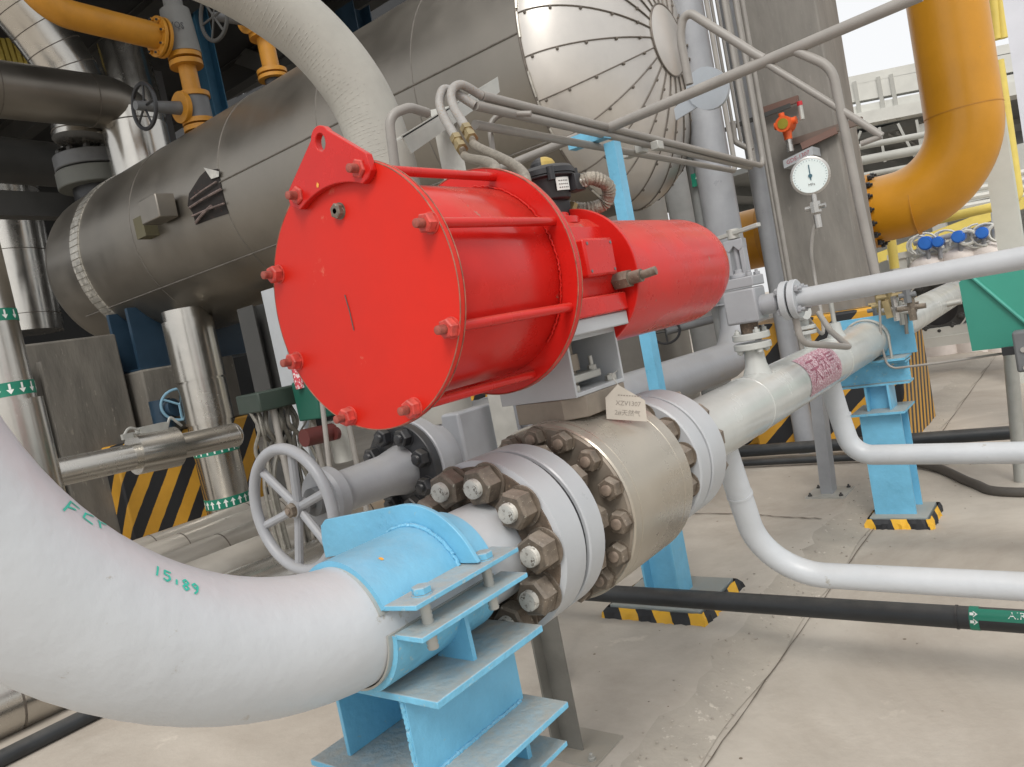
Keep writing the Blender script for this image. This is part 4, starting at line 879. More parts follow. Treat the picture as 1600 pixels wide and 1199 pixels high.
# junction box with bundle of tubes behind the handwheel
jb = thing('cable_junction_box', 'dark green cable box with hanging grey cables above the handwheel', 'junction box', at(440,620,X=-4.2))
A0 = at(398,630,X=-4.2); A1 = at(482,612,X=-4.2)
part(jb, 'box', MB().box((-4.4,A0.y,A1.z-.06),(-4.15,A1.y,A0.z+.06)), mat('blackgreen', (.03,.045,.035), .5), bevel=.01)
cb = MB(); 
for i in range(16):
    y = A0.y+(A1.y-A0.y)*(i+.5)/16; z = A1.z-.05; j = random.uniform(-.06,.06); x = -4.27+random.uniform(-.08,.08)
    cb.tube(spline([(x,y,z),(x+.03,y+j,z-.12),(x-.02,y-j,z-.26),(x,y+j*1.5,z-.5),(x,y+j,.05)],6), random.uniform(.006,.016), 7)
part(jb, 'cables', cb, mat('cable_grey', (.20,.19,.165), .5, var=.3, vs=30))
mb = MB()
for yy in (A0.y+.12, A1.y-.02): mb.cyl((-4.2,yy,.05),(-4.2,yy,A1.z-.05),.022,n=12)
part(jb, 'stand', mb, TUB)
gb = thing('green_motor_box', 'dark green box partly hidden by lower left of the red end plate', 'box', at(510,640,X=-3.9))
part(gb, 'box', MB().box((-4.1,at(486,600,X=-3.9).y,at(510,652,X=-3.9).z),(-3.88,at(540,640,X=-3.9).y,at(500,590,X=-3.9).z)), GRK, bevel=.01)
part(gb, 'pipe_leg', MB().cyl(at(525,655,X=-3.95),at(540,720,X=-3.95),.07,n=20), GAL)
part(gb, 'side_valve', MB().cyl(at(475,685,X=-3.9),at(520,675,X=-3.9),.055,n=16).cyl(at(522,678,X=-3.85),at(527,677,X=-3.85),.04,n=16), mat('dull_red', (.09,.018,.015), .6))
part(gb, 'tubes', MB().cyl(at(543,655,X=-3.8),(-3.8,at(560,740,X=-3.8).y,.05),.018,n=10).cyl(at(500,600,X=-3.7),(-3.7,at(500,760,X=-3.7).y,.05),.015,n=10), TUB)
single('red_wrapped_cable', 'red and white wrapped cable beside the pale column', 'cable', MB().tube(spline([at(463,575,X=-4),at(466,590,X=-4),at(470,607,X=-4)],5), .03, 10), mat('red_white', (.5,.05,.07), .5, chip=(.7,.6,.6), chipa=.4, vs=12), at(466,590,X=-4))

# ================================================================== TUBING, RAIL
rl = thing('handrail_pipe', 'long grey handrail pipe slanting up across the tank dome to the top edge', 'handrail', (-1.3,3,2.18))
def ry(x, y): return at(x, y, Y=3.0)
part(rl, 'rail', MB().tube([ry(945,203),ry(1440,-8)], .021, 20), TUB)
part(rl, 'rail', MB().tube([ry(785,262),ry(905,213)], .019, 20), TUB)
part(rl, 'hoop', MB().tube(round_path([ry(1077,132),ry(1062,55),ry(1070,15),ry(1180,85),ry(1193,92)], [.3,.10,.3], 10), .0165, 16), TUB)
part(rl, 'brace', MB().tube(round_path([ry(1238,78),ry(1300,105),ry(1345,330),ry(1372,448)], [.12,.4], 8), .0165, 16), TUB)
part(rl, 'brace', MB().tube([ry(1195,98),ry(1335,185),ry(1378,213),], .0125, 12), TUB)
part(rl, 'brace', MB().tube(round_path([ry(1378,213),ry(1345,225)], .1), .010, 12), TUB)
single('rail_disc', 'blue grey round plate with half shade hanging from the handrail in front of the dome', 'lamp shade', MB().prism([at(1105+33*math.cos(a)-12*math.sin(a)*.0,138+34*math.sin(a),Y=3.25) for a in np.linspace(0,2*math.pi,24,endpoint=False)], (0,.02,0)).prism([at(x,y,Y=3.26) for x,y in ((1072,150),(1112,142),(1118,150),(1056,188),(1053,170))], (0,.01,0)), VIO, at(1105,140,Y=3.25))
# blue slender post
bp = thing('blue_support_post', 'slender sky blue steel post rising behind the ball valve to the tubing', 'post', (-1.69,3,.05))
c0 = at(1048,955,Y=3.0)
part(bp, 'post', MB().isec((-1.70,3.0,.09),(-1.70,3.0,.78),.13,.17,.010,.008,(1,0,0))  .angle((-1.55,2.97,.78),(-1.55,2.97,2.10),.05,.06,.007,(-1,0,0),(0,1,0)).box((-1.79,2.93,.78),(-1.54,3.07,.79)), BLU)
part(bp, 'top_arm', MB().angle((-1.76,2.95,2.12),(-1.58,2.95,2.12),.06,.05,.006,(0,1,0),(0,0,1)), BLE)
def pad(par, x0, x1, y0, y1, z0, h):
    n = 22; o = []
    per = [(x0+(x1-x0)*i/n, y0) for i in range(n)]+[(x1, y0+(y1-y0)*i/n) for i in range(n)]+[(x1-(x1-x0)*i/n, y1) for i in range(n)]+[(x0, y1-(y1-y0)*i/n) for i in range(n)]
    cx, cy = (x0+x1)/2, (y0+y1)/2; m = MB(); bt = [Vector((x+random.uniform(-.007,.007)+(x-cx)*.10, y+random.uniform(-.007,.007)+(y-cy)*.10, z0)) for x, y in per]
    md = [Vector((x+random.uniform(-.006,.006)+(x-cx)*.07, y+random.uniform(-.006,.006)+(y-cy)*.07, z0+h*.55+random.uniform(-.004,.004))) for x, y in per]; tp_ = [Vector((x+random.uniform(-.003,.003), y+random.uniform(-.003,.003), z0+h)) for x, y in per]; N_ = len(per)
    m.add(bt+md+tp_, [(i,(i+1) % N_,N_+(i+1) % N_,N_+i) for i in range(N_)]+[(N_+i,N_+(i+1) % N_,2*N_+(i+1) % N_,2*N_+i) for i in range(N_)])
    part(par, 'painted_grout', m, HZE, 'rough yellow and black painted grout edge', sharp=20)
    part(par, 'foot_plate', MB().box((x0+.012,y0+.012,z0+h*.4),(x1-.012,y1-.012,z0+h+.006)), mat('foot_plate_grey', (.30,.34,.34), .6, dust=.6), bevel=.001)
pad(bp, -1.92, -1.46, 2.80, 3.20, .05, .045)
# right blue post
rb = thing('blue_pipe_stand', 'stout sky blue pipe stand with striped base under the far end of the white line', 'pipe support', (-.97,4.35,0))
part(rb, 'post', MB().isec((-1.0,4.36,.05),(-1.0,4.36,.60),.20,.18,.012,.010,(0,1,0)), BLU)
part(rb, 'cap_plate', MB().box((-1.13,4.22,.60),(-.87,4.50,.612)), BLE); part(rb, 'riser_block', MB().isec((-1.0,4.36,.612),(-1.0,4.36,.74),.14,.12,.01,.01,(1,0,0)), BLU)
part(rb, 'cross_beam', MB().isec((-1.20,4.36,.80),(-.84,4.36,.80),.12,.12,.010,.008,(0,0,1)), BLE)
part(rb, 'upper_plate', MB().box((-1.20,4.27,.865),(-.84,4.46,.878)), BLE)
mb = MB(); o = [Vector((PX-.20,4.40,.88)),Vector((PX-.20,4.40,1.06)),Vector((PX-.17,4.40,1.10)),Vector((PX+.19,4.40,1.10)),Vector((PX+.215,4.40,1.075)),Vector((PX+.215,4.40,.88))]
part(rb, 'back_plate', MB().prism([p+Vector((0,.02,0)) for p in o], (0,.012,0)), BLU, bevel=.002)
part(rb, 'u_bolt', MB().tube([ax(4.32,-.11,-.13)]+[ax(4.32,.112*math.cos(a),.112*math.sin(a)) for a in np.linspace(math.pi,0,20)]+[ax(4.32,.112,-.14)], .007, 10), GAL)
pad(rb, -1.13, -.83, 4.20, 4.50, 0, .05)
# grey square post
gp = thing('grey_square_post', 'plain grey post on a square foot plate beside the striped column base', 'post', (-1.46,4.73,.05))
part(gp, 'post', MB().beam((-1.46,4.72,.06),(-1.38,4.60,.95),.10,.07), GRY); part(gp, 'foot_plate', MB().box((-1.57,4.60,.05),(-1.34,4.83,.06)), GAL)
for dx in (-.09,.09):
    for dy in (-.09,.09): hexbolt(gp, (-1.455+dx,4.715+dy,.06), (0,0,1), .012, .01, .006, .01, DKS, DKS)
# instrument tubes
tt = thing('instrument_tubing', 'bundle of three thin grey instrument tubes running right to the concrete column', 'tubing', (-1.55,3,2.1))
def tb(par, pts, r=.0125, fr=.06, name='tube', m=None, n=14, seg=7): return part(par, name, MB().tube(round_path(pts, fr, seg), r, n), m or TUB)
E1 = at(1193,260,Y=5.2); E2 = at(1176,263,Y=5.1); E3 = at(1150,268,Y=5.0)
S1 = at(752,150,Y=2.1); S2 = at(742,165,Y=2.05); S3 = at(742,195,Y=2.1)
tb(tt, [S1, E1, Vector((E1.x,E1.y,3.9))], .0165, .07); tb(tt, [S2, E2, Vector((E2.x,E2.y,3.9))], .0165, .07); tb(tt, [S3, E3, Vector((E3.x,E3.y,3.9))], .016, .07)
for px_, py_ in ((1027,228),(1002,233),(981,241)): c = at(px_, py_, Y=3.4); part(tt, 'clip', MB().box(c-Vector((.02,.03,.02)), c+Vector((.02,.03,.02))), GAL, bevel=.004)
# bent tubes into braided hoses
for i, (pts, lb_) in enumerate((( [(752,150),(722,133),(706,142),(708,165),(728,200)], 'right of two thin grey tubes looping over into a braided hose'), ([(742,165),(700,140),(688,150),(690,175),(712,215)], 'left of two thin grey tubes looping over into a braided hose'))):
    t = thing('hose_loop', lb_+' above the red cylinder', 'hose', at(*pts[-1], Y=2.0), 'looped tubes above the red cylinder')
    yv = [2.1,2.02,1.98,1.95,1.86] if i == 0 else [2.05,2.0,1.96,1.93,1.84]
    P = [at(x, y, Y=v) for (x, y), v in zip(pts, yv)]; part(t, 'bent_tube', MB().tube(spline(P, 8), .0145, 16), mat('peeling_tube%d' % i, (.30,.29,.275), .5, var=.1, vs=40, chip=(.28,.20,.13), chipa=.2))
    dd = (P[-1]-P[-2]).normalized(); q = P[-1]
    part(t, 'nut_fitting', MB().cyl(q, q+dd*.03, .019, n=6).cyl(q+dd*.03, q+dd*.055, .015, n=16).cyl(q+dd*.055, q+dd*.08, .019, n=6), BRT)
    e_ = at(800,290,Y=1.40) if i == 0 else at(755,283,Y=1.30)
    part(t, 'braided_hose', MB().tube(spline([q+dd*.07, q+dd*.13, e_+Vector((0,.05,.03)), e_+Vector((.0,.0,-.06))], 10), .0125, 14), BRD)
an = thing('angle_bracket', 'galvanised angle post with a cross arm carrying tubes behind the red actuator', 'bracket', (-1.7,2.1,1.5))
p0 = at(672,172,Y=2.15); part(an, 'post', MB().angle((p0.x,p0.y,.05),(p0.x,p0.y,p0.z),.085,.05,.005,(.8,.6,0),(-.6,.8,0)), GAL)
part(an, 'cross_arm', MB().prism([at(x,y,X=-1.72) for x,y in ((628,212),(778,120),(781,144),(643,240))], (-.006,0,0)).prism([at(x,y,X=-1.72) for x,y in ((628,214),(778,122))]+[at(x,y,X=-1.72)+Vector((-.05,0,0)) for x,y in ((778,122),(628,214))], (0,0,-.005)), GAL)
tb(tt, [at(668,177,Y=1.95),at(640,168,Y=1.87),at(607,180,Y=1.80),at(618,268,Y=1.80),Vector((at(618,268,Y=1.8).x,1.8,1.3))], .0155, .055, 'bent_tube')
tb(tt, [at(830,178,Y=2.3),at(762,178,Y=2.25),at(772,250,Y=2.2),at(778,300,Y=2.2)], .010, .05, 'bent_tube')
# vertical conduits by the column
vc = thing('conduit_bundle', 'row of thin vertical conduits in front of the dark gap left of the concrete column', 'conduit', (-2.1,5.6,2))
for x0, x1, yb, r_ in ((1118,1148,215,.012),(1130,1158,222,.012),(1147,1180,260,.016),(1163,1188,235,.013),(1178,1262,600,.018),(1190,1230,448,.014)):
    a_ = at(x1, yb, Y=5.7); part(vc, 'conduit', MB().cyl(a_, (a_.x, a_.y, 4.6), r_, n=12), TUB)
pg = at(1158,172,Y=5.75); part(vc, 'strap', MB().beam(at(1128,205,Y=5.72),at(1235,165,Y=5.72),.02,.03), DKS)
tb(vc, [at(1145,190,Y=5.6),at(1148,222,Y=5.6),at(1175,235,Y=5.6)], .02, .06, 'conduit')
# wider grey pipe near column
single('grey_drop_pipe', 'tall grey pipe directly left of the concrete column', 'pipe', MB().cyl((-1.93,5.88,0),(-1.93,5.88,5.5),.075,n=32), GRY, (-1.93,5.88,0))

# ================================================================== CONCRETE COLUMN
cc = thing('concrete_column', 'rough square concrete column with striped base and gauge on it', 'column', (-1.75,6.5,0))
part(cc, 'shaft', MB().box((-2.06,6.2,0),(-1.42,6.85,7.5)), CON, bevel=.015)
part(cc, 'striped_base', MB().box((-2.35,6.0,0),(-1.22,7.05,1.06)), HZR, 'diagonal yellow and black painted base', bevel=.02)
part(cc, 'steel_angle', MB().beam(at(1240,222,Y=6.17),at(1348,188,Y=6.17),.04,.05), mat('rust_angle', (.16,.12,.10), .7))
single('striped_plinth', 'low small plinth with worn yellow and black stripes left of the grey post', 'plinth', MB().box((-3.0,6.25,.05),(-2.13,6.7,.36)), HZR, (-2.5,6.4,.05), bevel=.01)
single('plinth_pipe', 'short grey pipe stub lying above the small striped plinth', 'pipe', MB().cyl((-3.3,6.15,.42),(-2.2,6.15,.42),.07,n=20), GRY, (-2.7,6.15,.4))
# pressure gauge
pgd = thing('pressure_gauge', 'round stainless pressure gauge with pale dial on a thin tube before the column', 'gauge', at(1266,275,Y=3.75))
gc = at(1266,275,Y=3.75); gd = Vector((.25,-.95,-.1)).normalized()
part(pgd, 'case', MB().lathe(gc-gd*.05, gd, [(0,.077),(.004,.081),(.05,.083),(.062,.087),(.068,.087),(.072,.077)], 40), STL)
face = part(pgd, 'dial', MB().cyl(gc+gd*.0215, gc+gd*.0235, .076, n=40), GLS)
_, ga, gb_ = MB().frame(gd); tk_ = MB()
for k in range(28):
    a = math.radians(-135+270*k/27)+math.pi/2; r0 = .066 if k % 3 else .069; u = (ga*math.cos(a)+gb_*math.sin(a)); tk_.beam(gc+gd*.0245+u*r0, gc+gd*.0245+u*.072, .0016 if k % 3 else .003, .0008, gd)
tk_.beam(gc+gd*.025-gb_*.02, gc+gd*.025+gb_*.050, .005, .001, gd); tk_.cyl(gc+gd*.024, gc+gd*.0275, .009, n=12)
part(face, 'dial_marks', tk_, mat('dial_ink', (.05,.12,.16), .5))
tg2 = MB(); text_on(tg2, 'MPa', .017, lambda u, v: gc+gd*.0245+ga*u+gb_*(v-.04)); part(face, 'dial_lettering', tg2, TXT)
part(pgd, 'stem', MB().cyl(gc-Vector((0,0,.078)), gc-Vector((0,0,.16)), .012, n=12).cyl(gc-Vector((0,0,.12)), gc-Vector((0,0,.17)), .024, n=8).cyl(gc-Vector((0,0,.18)), gc-Vector((0,0,.24)), .016, n=12).cyl(gc-Vector((.045,0,.145)), gc-Vector((-.045,0,.145)), .012, n=8), STL)
part(pgd, 'tube', MB().tube(spline([gc-Vector((0,0,.2)),at(1270,365,Y=3.75),at(1268,400,Y=3.75),at(1274,440,Y=3.75),at(1286,520,Y=3.6),Vector((PX,3.35,1.24))],8), .008, 10), TUB)
# gas detector
gdd = thing('gas_detector', 'orange gas detector with small red topped horn on a rusty bracket', 'detector', at(1228,195,Y=6.0))
c = at(1228,195,Y=6.0)
part(gdd, 'housing', MB().cyl(c+Vector((0,.06,0)), c-Vector((0,.07,0)), .058, n=20).cyl(c-Vector((0,0,.02)), c-Vector((0,0,.11)), .035, .028, 16).cyl(c-Vector((.08,0,-.01)), c+Vector((.08,0,.01)), .028, n=12).cyl(c+Vector((-.02,0,.04)), c+Vector((-.02,0,.09)), .022, n=12), ORG_)
part(gdd, 'display', MB().cyl(c-Vector((0,.07,0)), c-Vector((0,.075,0)), .038, n=20), mat('display', (.28,.24,.03), .3))
part(gdd, 'sensor_head', MB().cyl(c-Vector((0,0,.11)), c-Vector((0,0,.15)), .022, n=12).cyl(c-Vector((0,0,.15)), c-Vector((0,0,.20)), .027, n=12), STL)
part(gdd, 'horn', MB().cyl(c+Vector((.12,0,.0)), c+Vector((.12,0,.10)), .018, n=12), GAL); part(gdd, 'horn_cap', MB().cyl(c+Vector((.12,0,.10)), c+Vector((.12,0,.13)), .02, n=12), mat('horn_red', (.5,.02,.03), .4))
part(gdd, 'bracket', MB().beam(c+Vector((-.25,.14,.18)), c+Vector((.08,.14,.18)), .03, .05).beam(c+Vector((.05,.12,-.17)), c+Vector((.30,.17,-.12)), .04, .05), mat('bracket_rust', (.17,.10,.08), .7))
sgp = part(gdd, 'sign_plate', MB().prism([c+Vector((-.06,-.02,-.31)), c+Vector((.16,-.02,-.27)), c+Vector((.16,-.02,-.21)), c+Vector((-.06,-.02,-.25))], (0,.2,0)), LIL)
tx = MB(); text_on(tx, 'GDE-1307', .04, lambda u, v: c+Vector((.05+u, -.022, -.26+v+u*.18))); part(sgp, 'sign_lettering', tx, mat('sign_red', (.35,.05,.08), .6))

# ================================================================== LEVER VALVE AND GREY BRANCH PIPE
lv = thing('lever_globe_valve', 'small grey valve with lever bar standing on a stub above the white line', 'valve', (PX,2.72,PZ+.1))
VX, VY = PX, 2.72
def vz(py, px=1180): return at(px, py, X=PX).z
part(lv, 'stub', MB().lathe((VX,VY,1.06), (0,0,1), [(0,.055),(.05,.038),(.10,.034),(.13,.034)], 28), CRM)
part(lv, 'lower_flange', MB().disc((VX,VY,1.165), (0,0,1), .024, .066, 32), CRM); part(lv, 'upper_flange', MB().disc((VX,VY,1.200), (0,0,1), .024, .066, 32), CRM)
for k in range(4):
    a = math.pi/4+k*math.pi/2; hexbolt(lv, (VX+.05*math.cos(a),VY+.05*math.sin(a),1.224), (0,0,1), .012, .012, .006, .008, CRM, CRM); hexbolt(lv, (VX+.05*math.cos(a),VY+.05*math.sin(a),1.165), (0,0,-1), .012, .012, .006, .004, CRM, CRM)
part(lv, 'neck', MB().cyl((VX,VY,1.22),(VX,VY,1.262),.032,n=20), BRN)
part(lv, 'body', MB().box((VX-.060,VY-.055,1.262),(VX+.060,VY+.055,1.385)).cyl((VX+.03,VY,1.315),(VX+.12,VY,1.315),.036,n=24), GRY, bevel=.008)
part(lv, 'bonnet', MB().box((VX-.062,VY-.057,1.389),(VX+.062,VY+.057,1.425)), GRY, bevel=.004)
for dx in (-.045,.045):
    for dy in (-.04,.04): hexbolt(lv, (VX+dx,VY+dy,1.425), (0,0,1), .012, .012, .006, .008, GRY, GRY)
part(lv, 'yoke', MB().lathe((VX,VY,1.425), (0,0,1), [(0,.036),(.014,.034),(.016,.020),(.03,.018)], 24).box((VX-.034,VY-.02,1.437),(VX-.018,VY+.02,1.535)).box((VX+.018,VY-.02,1.437),(VX+.034,VY+.02,1.535)).prism([(VX-.034,VY-.022,1.53),(VX-.018,VY-.022,1.52),(VX,VY-.022,1.54),(VX+.018,VY-.022,1.52),(VX+.034,VY-.022,1.53),(VX+.034,VY-.022,1.562),(VX-.034,VY-.022,1.562)], (0,.044,0)).cyl((VX,VY,1.43),(VX,VY,1.59),.010,n=12), GRY, bevel=.002)
part(lv, 'lever', MB().beam((VX-.10,VY+.02,1.578),(VX+.11,VY-.04,1.592),.022,.014).cyl((VX,VY,1.565),(VX,VY,1.60),.022,n=20), GAL, bevel=.002)
gl = thing('grey_branch_pipe', 'smooth lilac grey pipe running from the lever valve flange to the right edge', 'pipe', (-.5,2.72,1.31))
part(gl, 'flange', MB().disc((VX+.135,VY,1.315), (1,0,0), .024, .068, 36).disc((VX+.166,VY,1.315), (1,0,0), .024, .068, 36), LIL)
part(gl, 'gasket', MB().cyl((VX+.158,VY,1.315),(VX+.168,VY,1.315),.055,n=30), BLK)
for k in range(4):
    a = math.pi/4+k*math.pi/2; hexbolt(gl, (VX+.190,VY+.05*math.cos(a),1.315+.05*math.sin(a)), (1,0,0), .013, .012, .0065, .012, GRY, GRY); hexbolt(gl, (VX+.135,VY+.05*math.cos(a),1.315+.05*math.sin(a)), (-1,0,0), .013, .012, .0065, .004, GRY, GRY)
part(gl, 'pipe', MB().tube([(VX+.18,VY,1.315),(VX+.3,VY,1.315),(1.2,VY,1.322)], .034, 36), LIL)
# small fittings between grey pipe and white line
sf = thing('sampling_loop', 'thin bent tube loop with small valve hanging under the grey branch pipe', 'tubing', (-.85,2.75,1.2))
tb(sf, [(VX+.165,VY,1.28),(VX+.17,VY,1.16),(VX+.26,VY+.25,1.10),(VX+.10,3.35,1.14),(VX+.05,3.4,1.22)], .012, .05)
part(sf, 'small_valve', MB().cyl((PX,3.35,1.08),(PX,3.35,1.14),.018,n=12).disc((PX,3.35,1.14), (0,0,1), .016, .045, 24).disc((PX,3.35,1.162), (0,0,1), .016, .045, 24).cyl((PX,3.35,1.17),(PX,3.35,1.21),.02,n=12).cyl((PX-.02,3.32,1.235),(PX+.03,3.30,1.24),.035,n=20), CRM)
ni = thing('instrument_stub', 'slim upright tube stub standing on the white line beside the blue stand', 'fitting', (PX,3.75,1.08))
part(ni, 'boss', MB().lathe((PX,3.80,1.06), (0,0,1), [(0,.05),(.04,.03),(.08,.026)], 20), CRM); part(ni, 'tube', MB().cyl((PX,3.80,1.12),(PX+.0,3.80,1.30),.011,n=12), GAL)
# bundle of small fittings above the blue stand
ft = thing('manifold_fittings', 'cluster of small brass and steel tube fittings above the blue pipe stand', 'fittings', at(1390,480,Y=4.3))
random.seed(3)
for i in range(13):
    c = at(1365+random.uniform(0,60), 470+random.uniform(-12,22), Y=4.3+random.uniform(-.1,.4)); h = random.uniform(.03,.07); r_ = random.uniform(.010,.020)
    part(ft, 'fitting', MB().cyl(c-Vector((0,0,h)), c+Vector((0,0,h)), r_, n=6).cyl(c-Vector((h,0,0)), c+Vector((h,0,0)), r_*.7, n=10), random.choice([BRT,GAL,STL,GRD,NUT]))
part(ft, 'tap_lever', MB().beam(at(1383,470,Y=4.25),at(1391,497,Y=4.25),.02,.03), BRT)
tb(ft, [at(1374,470,Y=4.25),at(1377,540,Y=4.25),at(1388,577,Y=4.25),at(1470,567,Y=4.25),at(1572,552,Y=4.25)], .006, .05, 'tube')
tb(ft, [at(1412,470,Y=4.4),at(1417,522,Y=4.4)], .009, .05, 'tube')

# ================================================================== BLACK PIPES ON THE GROUND
bh = thing('black_ground_pipe', 'long black pipe with green marking crossing the floor at lower right', 'pipe', (-1,2.95,.12))
part(bh, 'pipe', MB().tube([(-3.3,2.64,.22),(-1.9,2.66,.22),(1.2,2.66,.22)], .036, 28), BKP)
for x_ in (-1.05,-1.00): pass
gx = at(1520,1010,Y=2.62).x; arrow_x = gx+.02
part(bh, 'clamp_band', MB().tube([(gx-.04,2.66,.22),(gx-.033,2.66,.22)], .0385, 28), BLK)
tpm = MB(); tpm.lathe((gx,2.66,.22), (1,0,0), [(0,.0365),(0,.0372),(.026,.0372),(.026,.0365)], 32)
vs = []
for i in range(9):
    a = -1.5+1.6*i/8; vs += [(gx+.026,2.66-.0372*math.cos(a)*1.0,.22+.0372*math.sin(a+.9)),(gx+.42,2.66-.0372*math.cos(a),.22+.0372*math.sin(a+.9))]
def hp_(x, a, r=.0374): return Vector((x, 2.66-r*math.cos(a), .22+r*math.sin(a)))
vs = []
for i in range(9): a = .25+1.1*i/8; vs += [hp_(gx+.026,a), hp_(gx+.42,a)]
tpm.add(vs, [(2*i,2*i+1,2*i+3,2*i+2) for i in range(8)])
tpe = part(bh, 'marking_tape', tpm, TPG)
aw = MB()
for a_ in (.1,.75): aw.add([hp_(gx+.003,a_-.12,.0378),hp_(gx+.014,a_-.12,.0378),hp_(gx+.014,a_+.12,.0378),hp_(gx+.003,a_+.12,.0378)],[(0,1,2,3)]); aw.add([hp_(gx+.012,a_-.28,.0379),hp_(gx+.025,a_,.0379),hp_(gx+.012,a_+.28,.0379)],[(0,1,2)])
text_on(aw, 'AIR', .032, lambda u, v: hp_(gx+.13+u, .80+v/.037, .0379)); part(tpe, 'arrows_and_letters', aw, WTX)
single('black_ground_pipe', 'black pipe crossing behind the blue pipe stand near the striped base', 'pipe', MB().tube([(-4.5,5.55,.13),(1.5,5.85,.13)], .045, 20).tube([(-4.5,5.42,.09),(-.9,5.45,.09)], .025, 12), BKP, (-1,5.6,.1))
single('dark_floor_hose', 'thin dark hose curving over the floor right of the blue pipe stand', 'hose', MB().tube(spline([(-1.2,5.5,.05),(-.95,5.3,.03),(-.72,4.95,.02),(-.5,4.75,.02),(.3,4.75,.02)],8), .028, 14), mat('hose_brown', (.09,.08,.07), .6), (-.7,5,.02))

# ================================================================== YELLOW MAIN
ym = thing('yellow_main_pipe', 'very large orange yellow pipe with an elbow behind the concrete column', 'pipe', (-.8,7.5,1.8))
cV = at(1487,60,Y=7.5); cH = at(1400,322,Y=7.5)
part(ym, 'pipe', MB().tube(round_path([(-3.6,7.5,cH.z),(cV.x+.0,7.5,cH.z),(cV.x+.0,7.5,8)], .60, 24), .285, 72), YEL)
part(ym, 'weld_ring', MB().tube([(-1.20,7.5,cH.z),(-1.192,7.5,cH.z)], .288, 72), YEO); part(ym, 'weld_ring', MB().tube([(cV.x,7.5,cH.z+.62),(cV.x,7.5,cH.z+.628)], .288, 72), YEO)
for x_ in (-1.57,-2.42): 
    part(ym, 'flange', MB().disc((x_,7.5,cH.z), (1,0,0), .06, .325, 56).disc((x_-.08,7.5,cH.z), (1,0,0), .06, .325, 56), YEO)
    for k in range(16): a = 2*math.pi*k/16; hexbolt(ym, (x_+.06,7.5+.305*math.cos(a),cH.z+.305*math.sin(a)), (1,0,0), .025, .03, .012, .02, BLK, BLK)

# ================================================================== GREEN CABINET
gcb = thing('green_cabinet', 'green sloped roof metal cabinet on a pole at the right edge', 'cabinet', (-.45,4,.0))
Yg = 4.2
def G(x, y, Y=Yg): return at(x, y, Y=Y)
fpts = [G(1498,442),G(1514,428),G(1606,507),G(1620,560),G(1593,541),G(1519,549)]
part(gcb, 'front_panel', MB().prism(fpts, (0,.02,0)), GRN)
side = [G(1514,428),G(1606,507)]
b_ = MB().prism([fpts[0]+Vector((.005,.02,0)),fpts[1]+Vector((0,.02,-.002)),fpts[2]+Vector((0,.02,0)),fpts[4]+Vector((0,.02,0)),fpts[5]+Vector((.005,.02,.003))], (0,.35,0)); part(gcb, 'body', b_, GRN)
part(gcb, 'roof', MB().prism([fpts[1]+Vector((-.004,-.012,.002)),G(1608,507)+Vector((0,-.012,.002)),G(1660,540)+Vector((0,-.012,0)),G(1660,392)+Vector((0,-.012,0))], (0,.5,0)), mat('green_roof', (.045,.29,.215), .42, var=.05))
part(gcb, 'roof_trim', MB().tube([G(1512,427)-Vector((0,.012,0)),G(1612,512)-Vector((0,.012,0))], .008, 8), mat('green_trim', (.07,.34,.27), .4))
part(gcb, 'leg', MB().cyl((-.50,5.05,0),at(1578,545,Y=5.05),.035,n=16), GAL)
part(gcb, 'gland_block', MB().box(G(1566,549)+Vector((0,-.02,-.02)),G(1590,540)+Vector((0,.1,0))), BLK)
jx = thing('junction_box', 'small grey cast junction box with screws below the green cabinet', 'junction box', G(1595,545,4.0))
c = G(1600,545,4.0); part(jx, 'box', MB().box(c+Vector((-.035,-.03,-.10)), c+Vector((.09,.06,.08))), GRD, bevel=.01)
for dz in (-.08,.0): part(jx, 'screw', MB().cyl(c+Vector((0,-.03,dz)), c+Vector((0,-.038,dz)), .012, n=10), STL)
ch_ = MB(); 
for i in range(16): ch_.tube([c+Vector((.0,.0,-.10-.016*i))+Vector((.008*math.cos(a)*(i % 2),.008*math.cos(a)*(1-i % 2),.011*math.sin(a))) for a in np.linspace(0,2*math.pi,10,endpoint=False)], .0028, 5, closed=True)
part(jx, 'chain', ch_, DKS)
single('thin_side_pipe', 'short thin pipe between far pipe end and green cabinet', 'pipe', MB().cyl(at(1463,479,Y=6.4),at(1502,471,Y=6.4),.022,n=14), GAL, at(1480,475,Y=6.4))

# ================================================================== RIGHT BACKGROUND
bx = thing('grey_skid_box', 'grey boxy skid panel with a round bolted flange opening behind the pipe end', 'equipment', (-1.5,9,.5))
a_, b2 = at(1405,450,Y=9.3), at(1508,512,Y=9.3)
part(bx, 'panel', MB().box((a_.x-.1,9.3,.55),(b2.x+.6,9.6,1.12)), mat('panel_grey', (.22,.21,.20), .6))
part(bx, 'base_beam', MB().box((a_.x-.2,9.1,.36),(b2.x+.9,9.3,.46)).box((a_.x-.2,9.15,.46),(b2.x+.9,9.3,.55)), OFW)
fc = at(1463,480,Y=9.2); part(bx, 'flange_ring', MB().shell(fc, (0,1,0), [(0,.30),(0,.20),(.06,.20),(.06,.30)], 40), DKS); part(bx, 'opening', MB().cyl(fc+Vector((0,.03,0)), fc+Vector((0,.08,0)), .22, n=32), BLK)
part(bx, 'flange_rim', MB().shell(fc-Vector((0,.002,0)), (0,1,0), [(0,.305),(0,.290),(.02,.290),(.02,.305)], 40), OFW)
for k in range(12): a = 2*math.pi*k/12; hexbolt(bx, fc+Vector((.25*math.cos(a),0,.25*math.sin(a))), (0,-1,0), .035, .035, .018, .02, DKS, DKS)
part(bx, 'warning_strip', MB().beam(at(1428,444,Y=9.25),at(1520,428,Y=9.25),.03,.05), YLT)
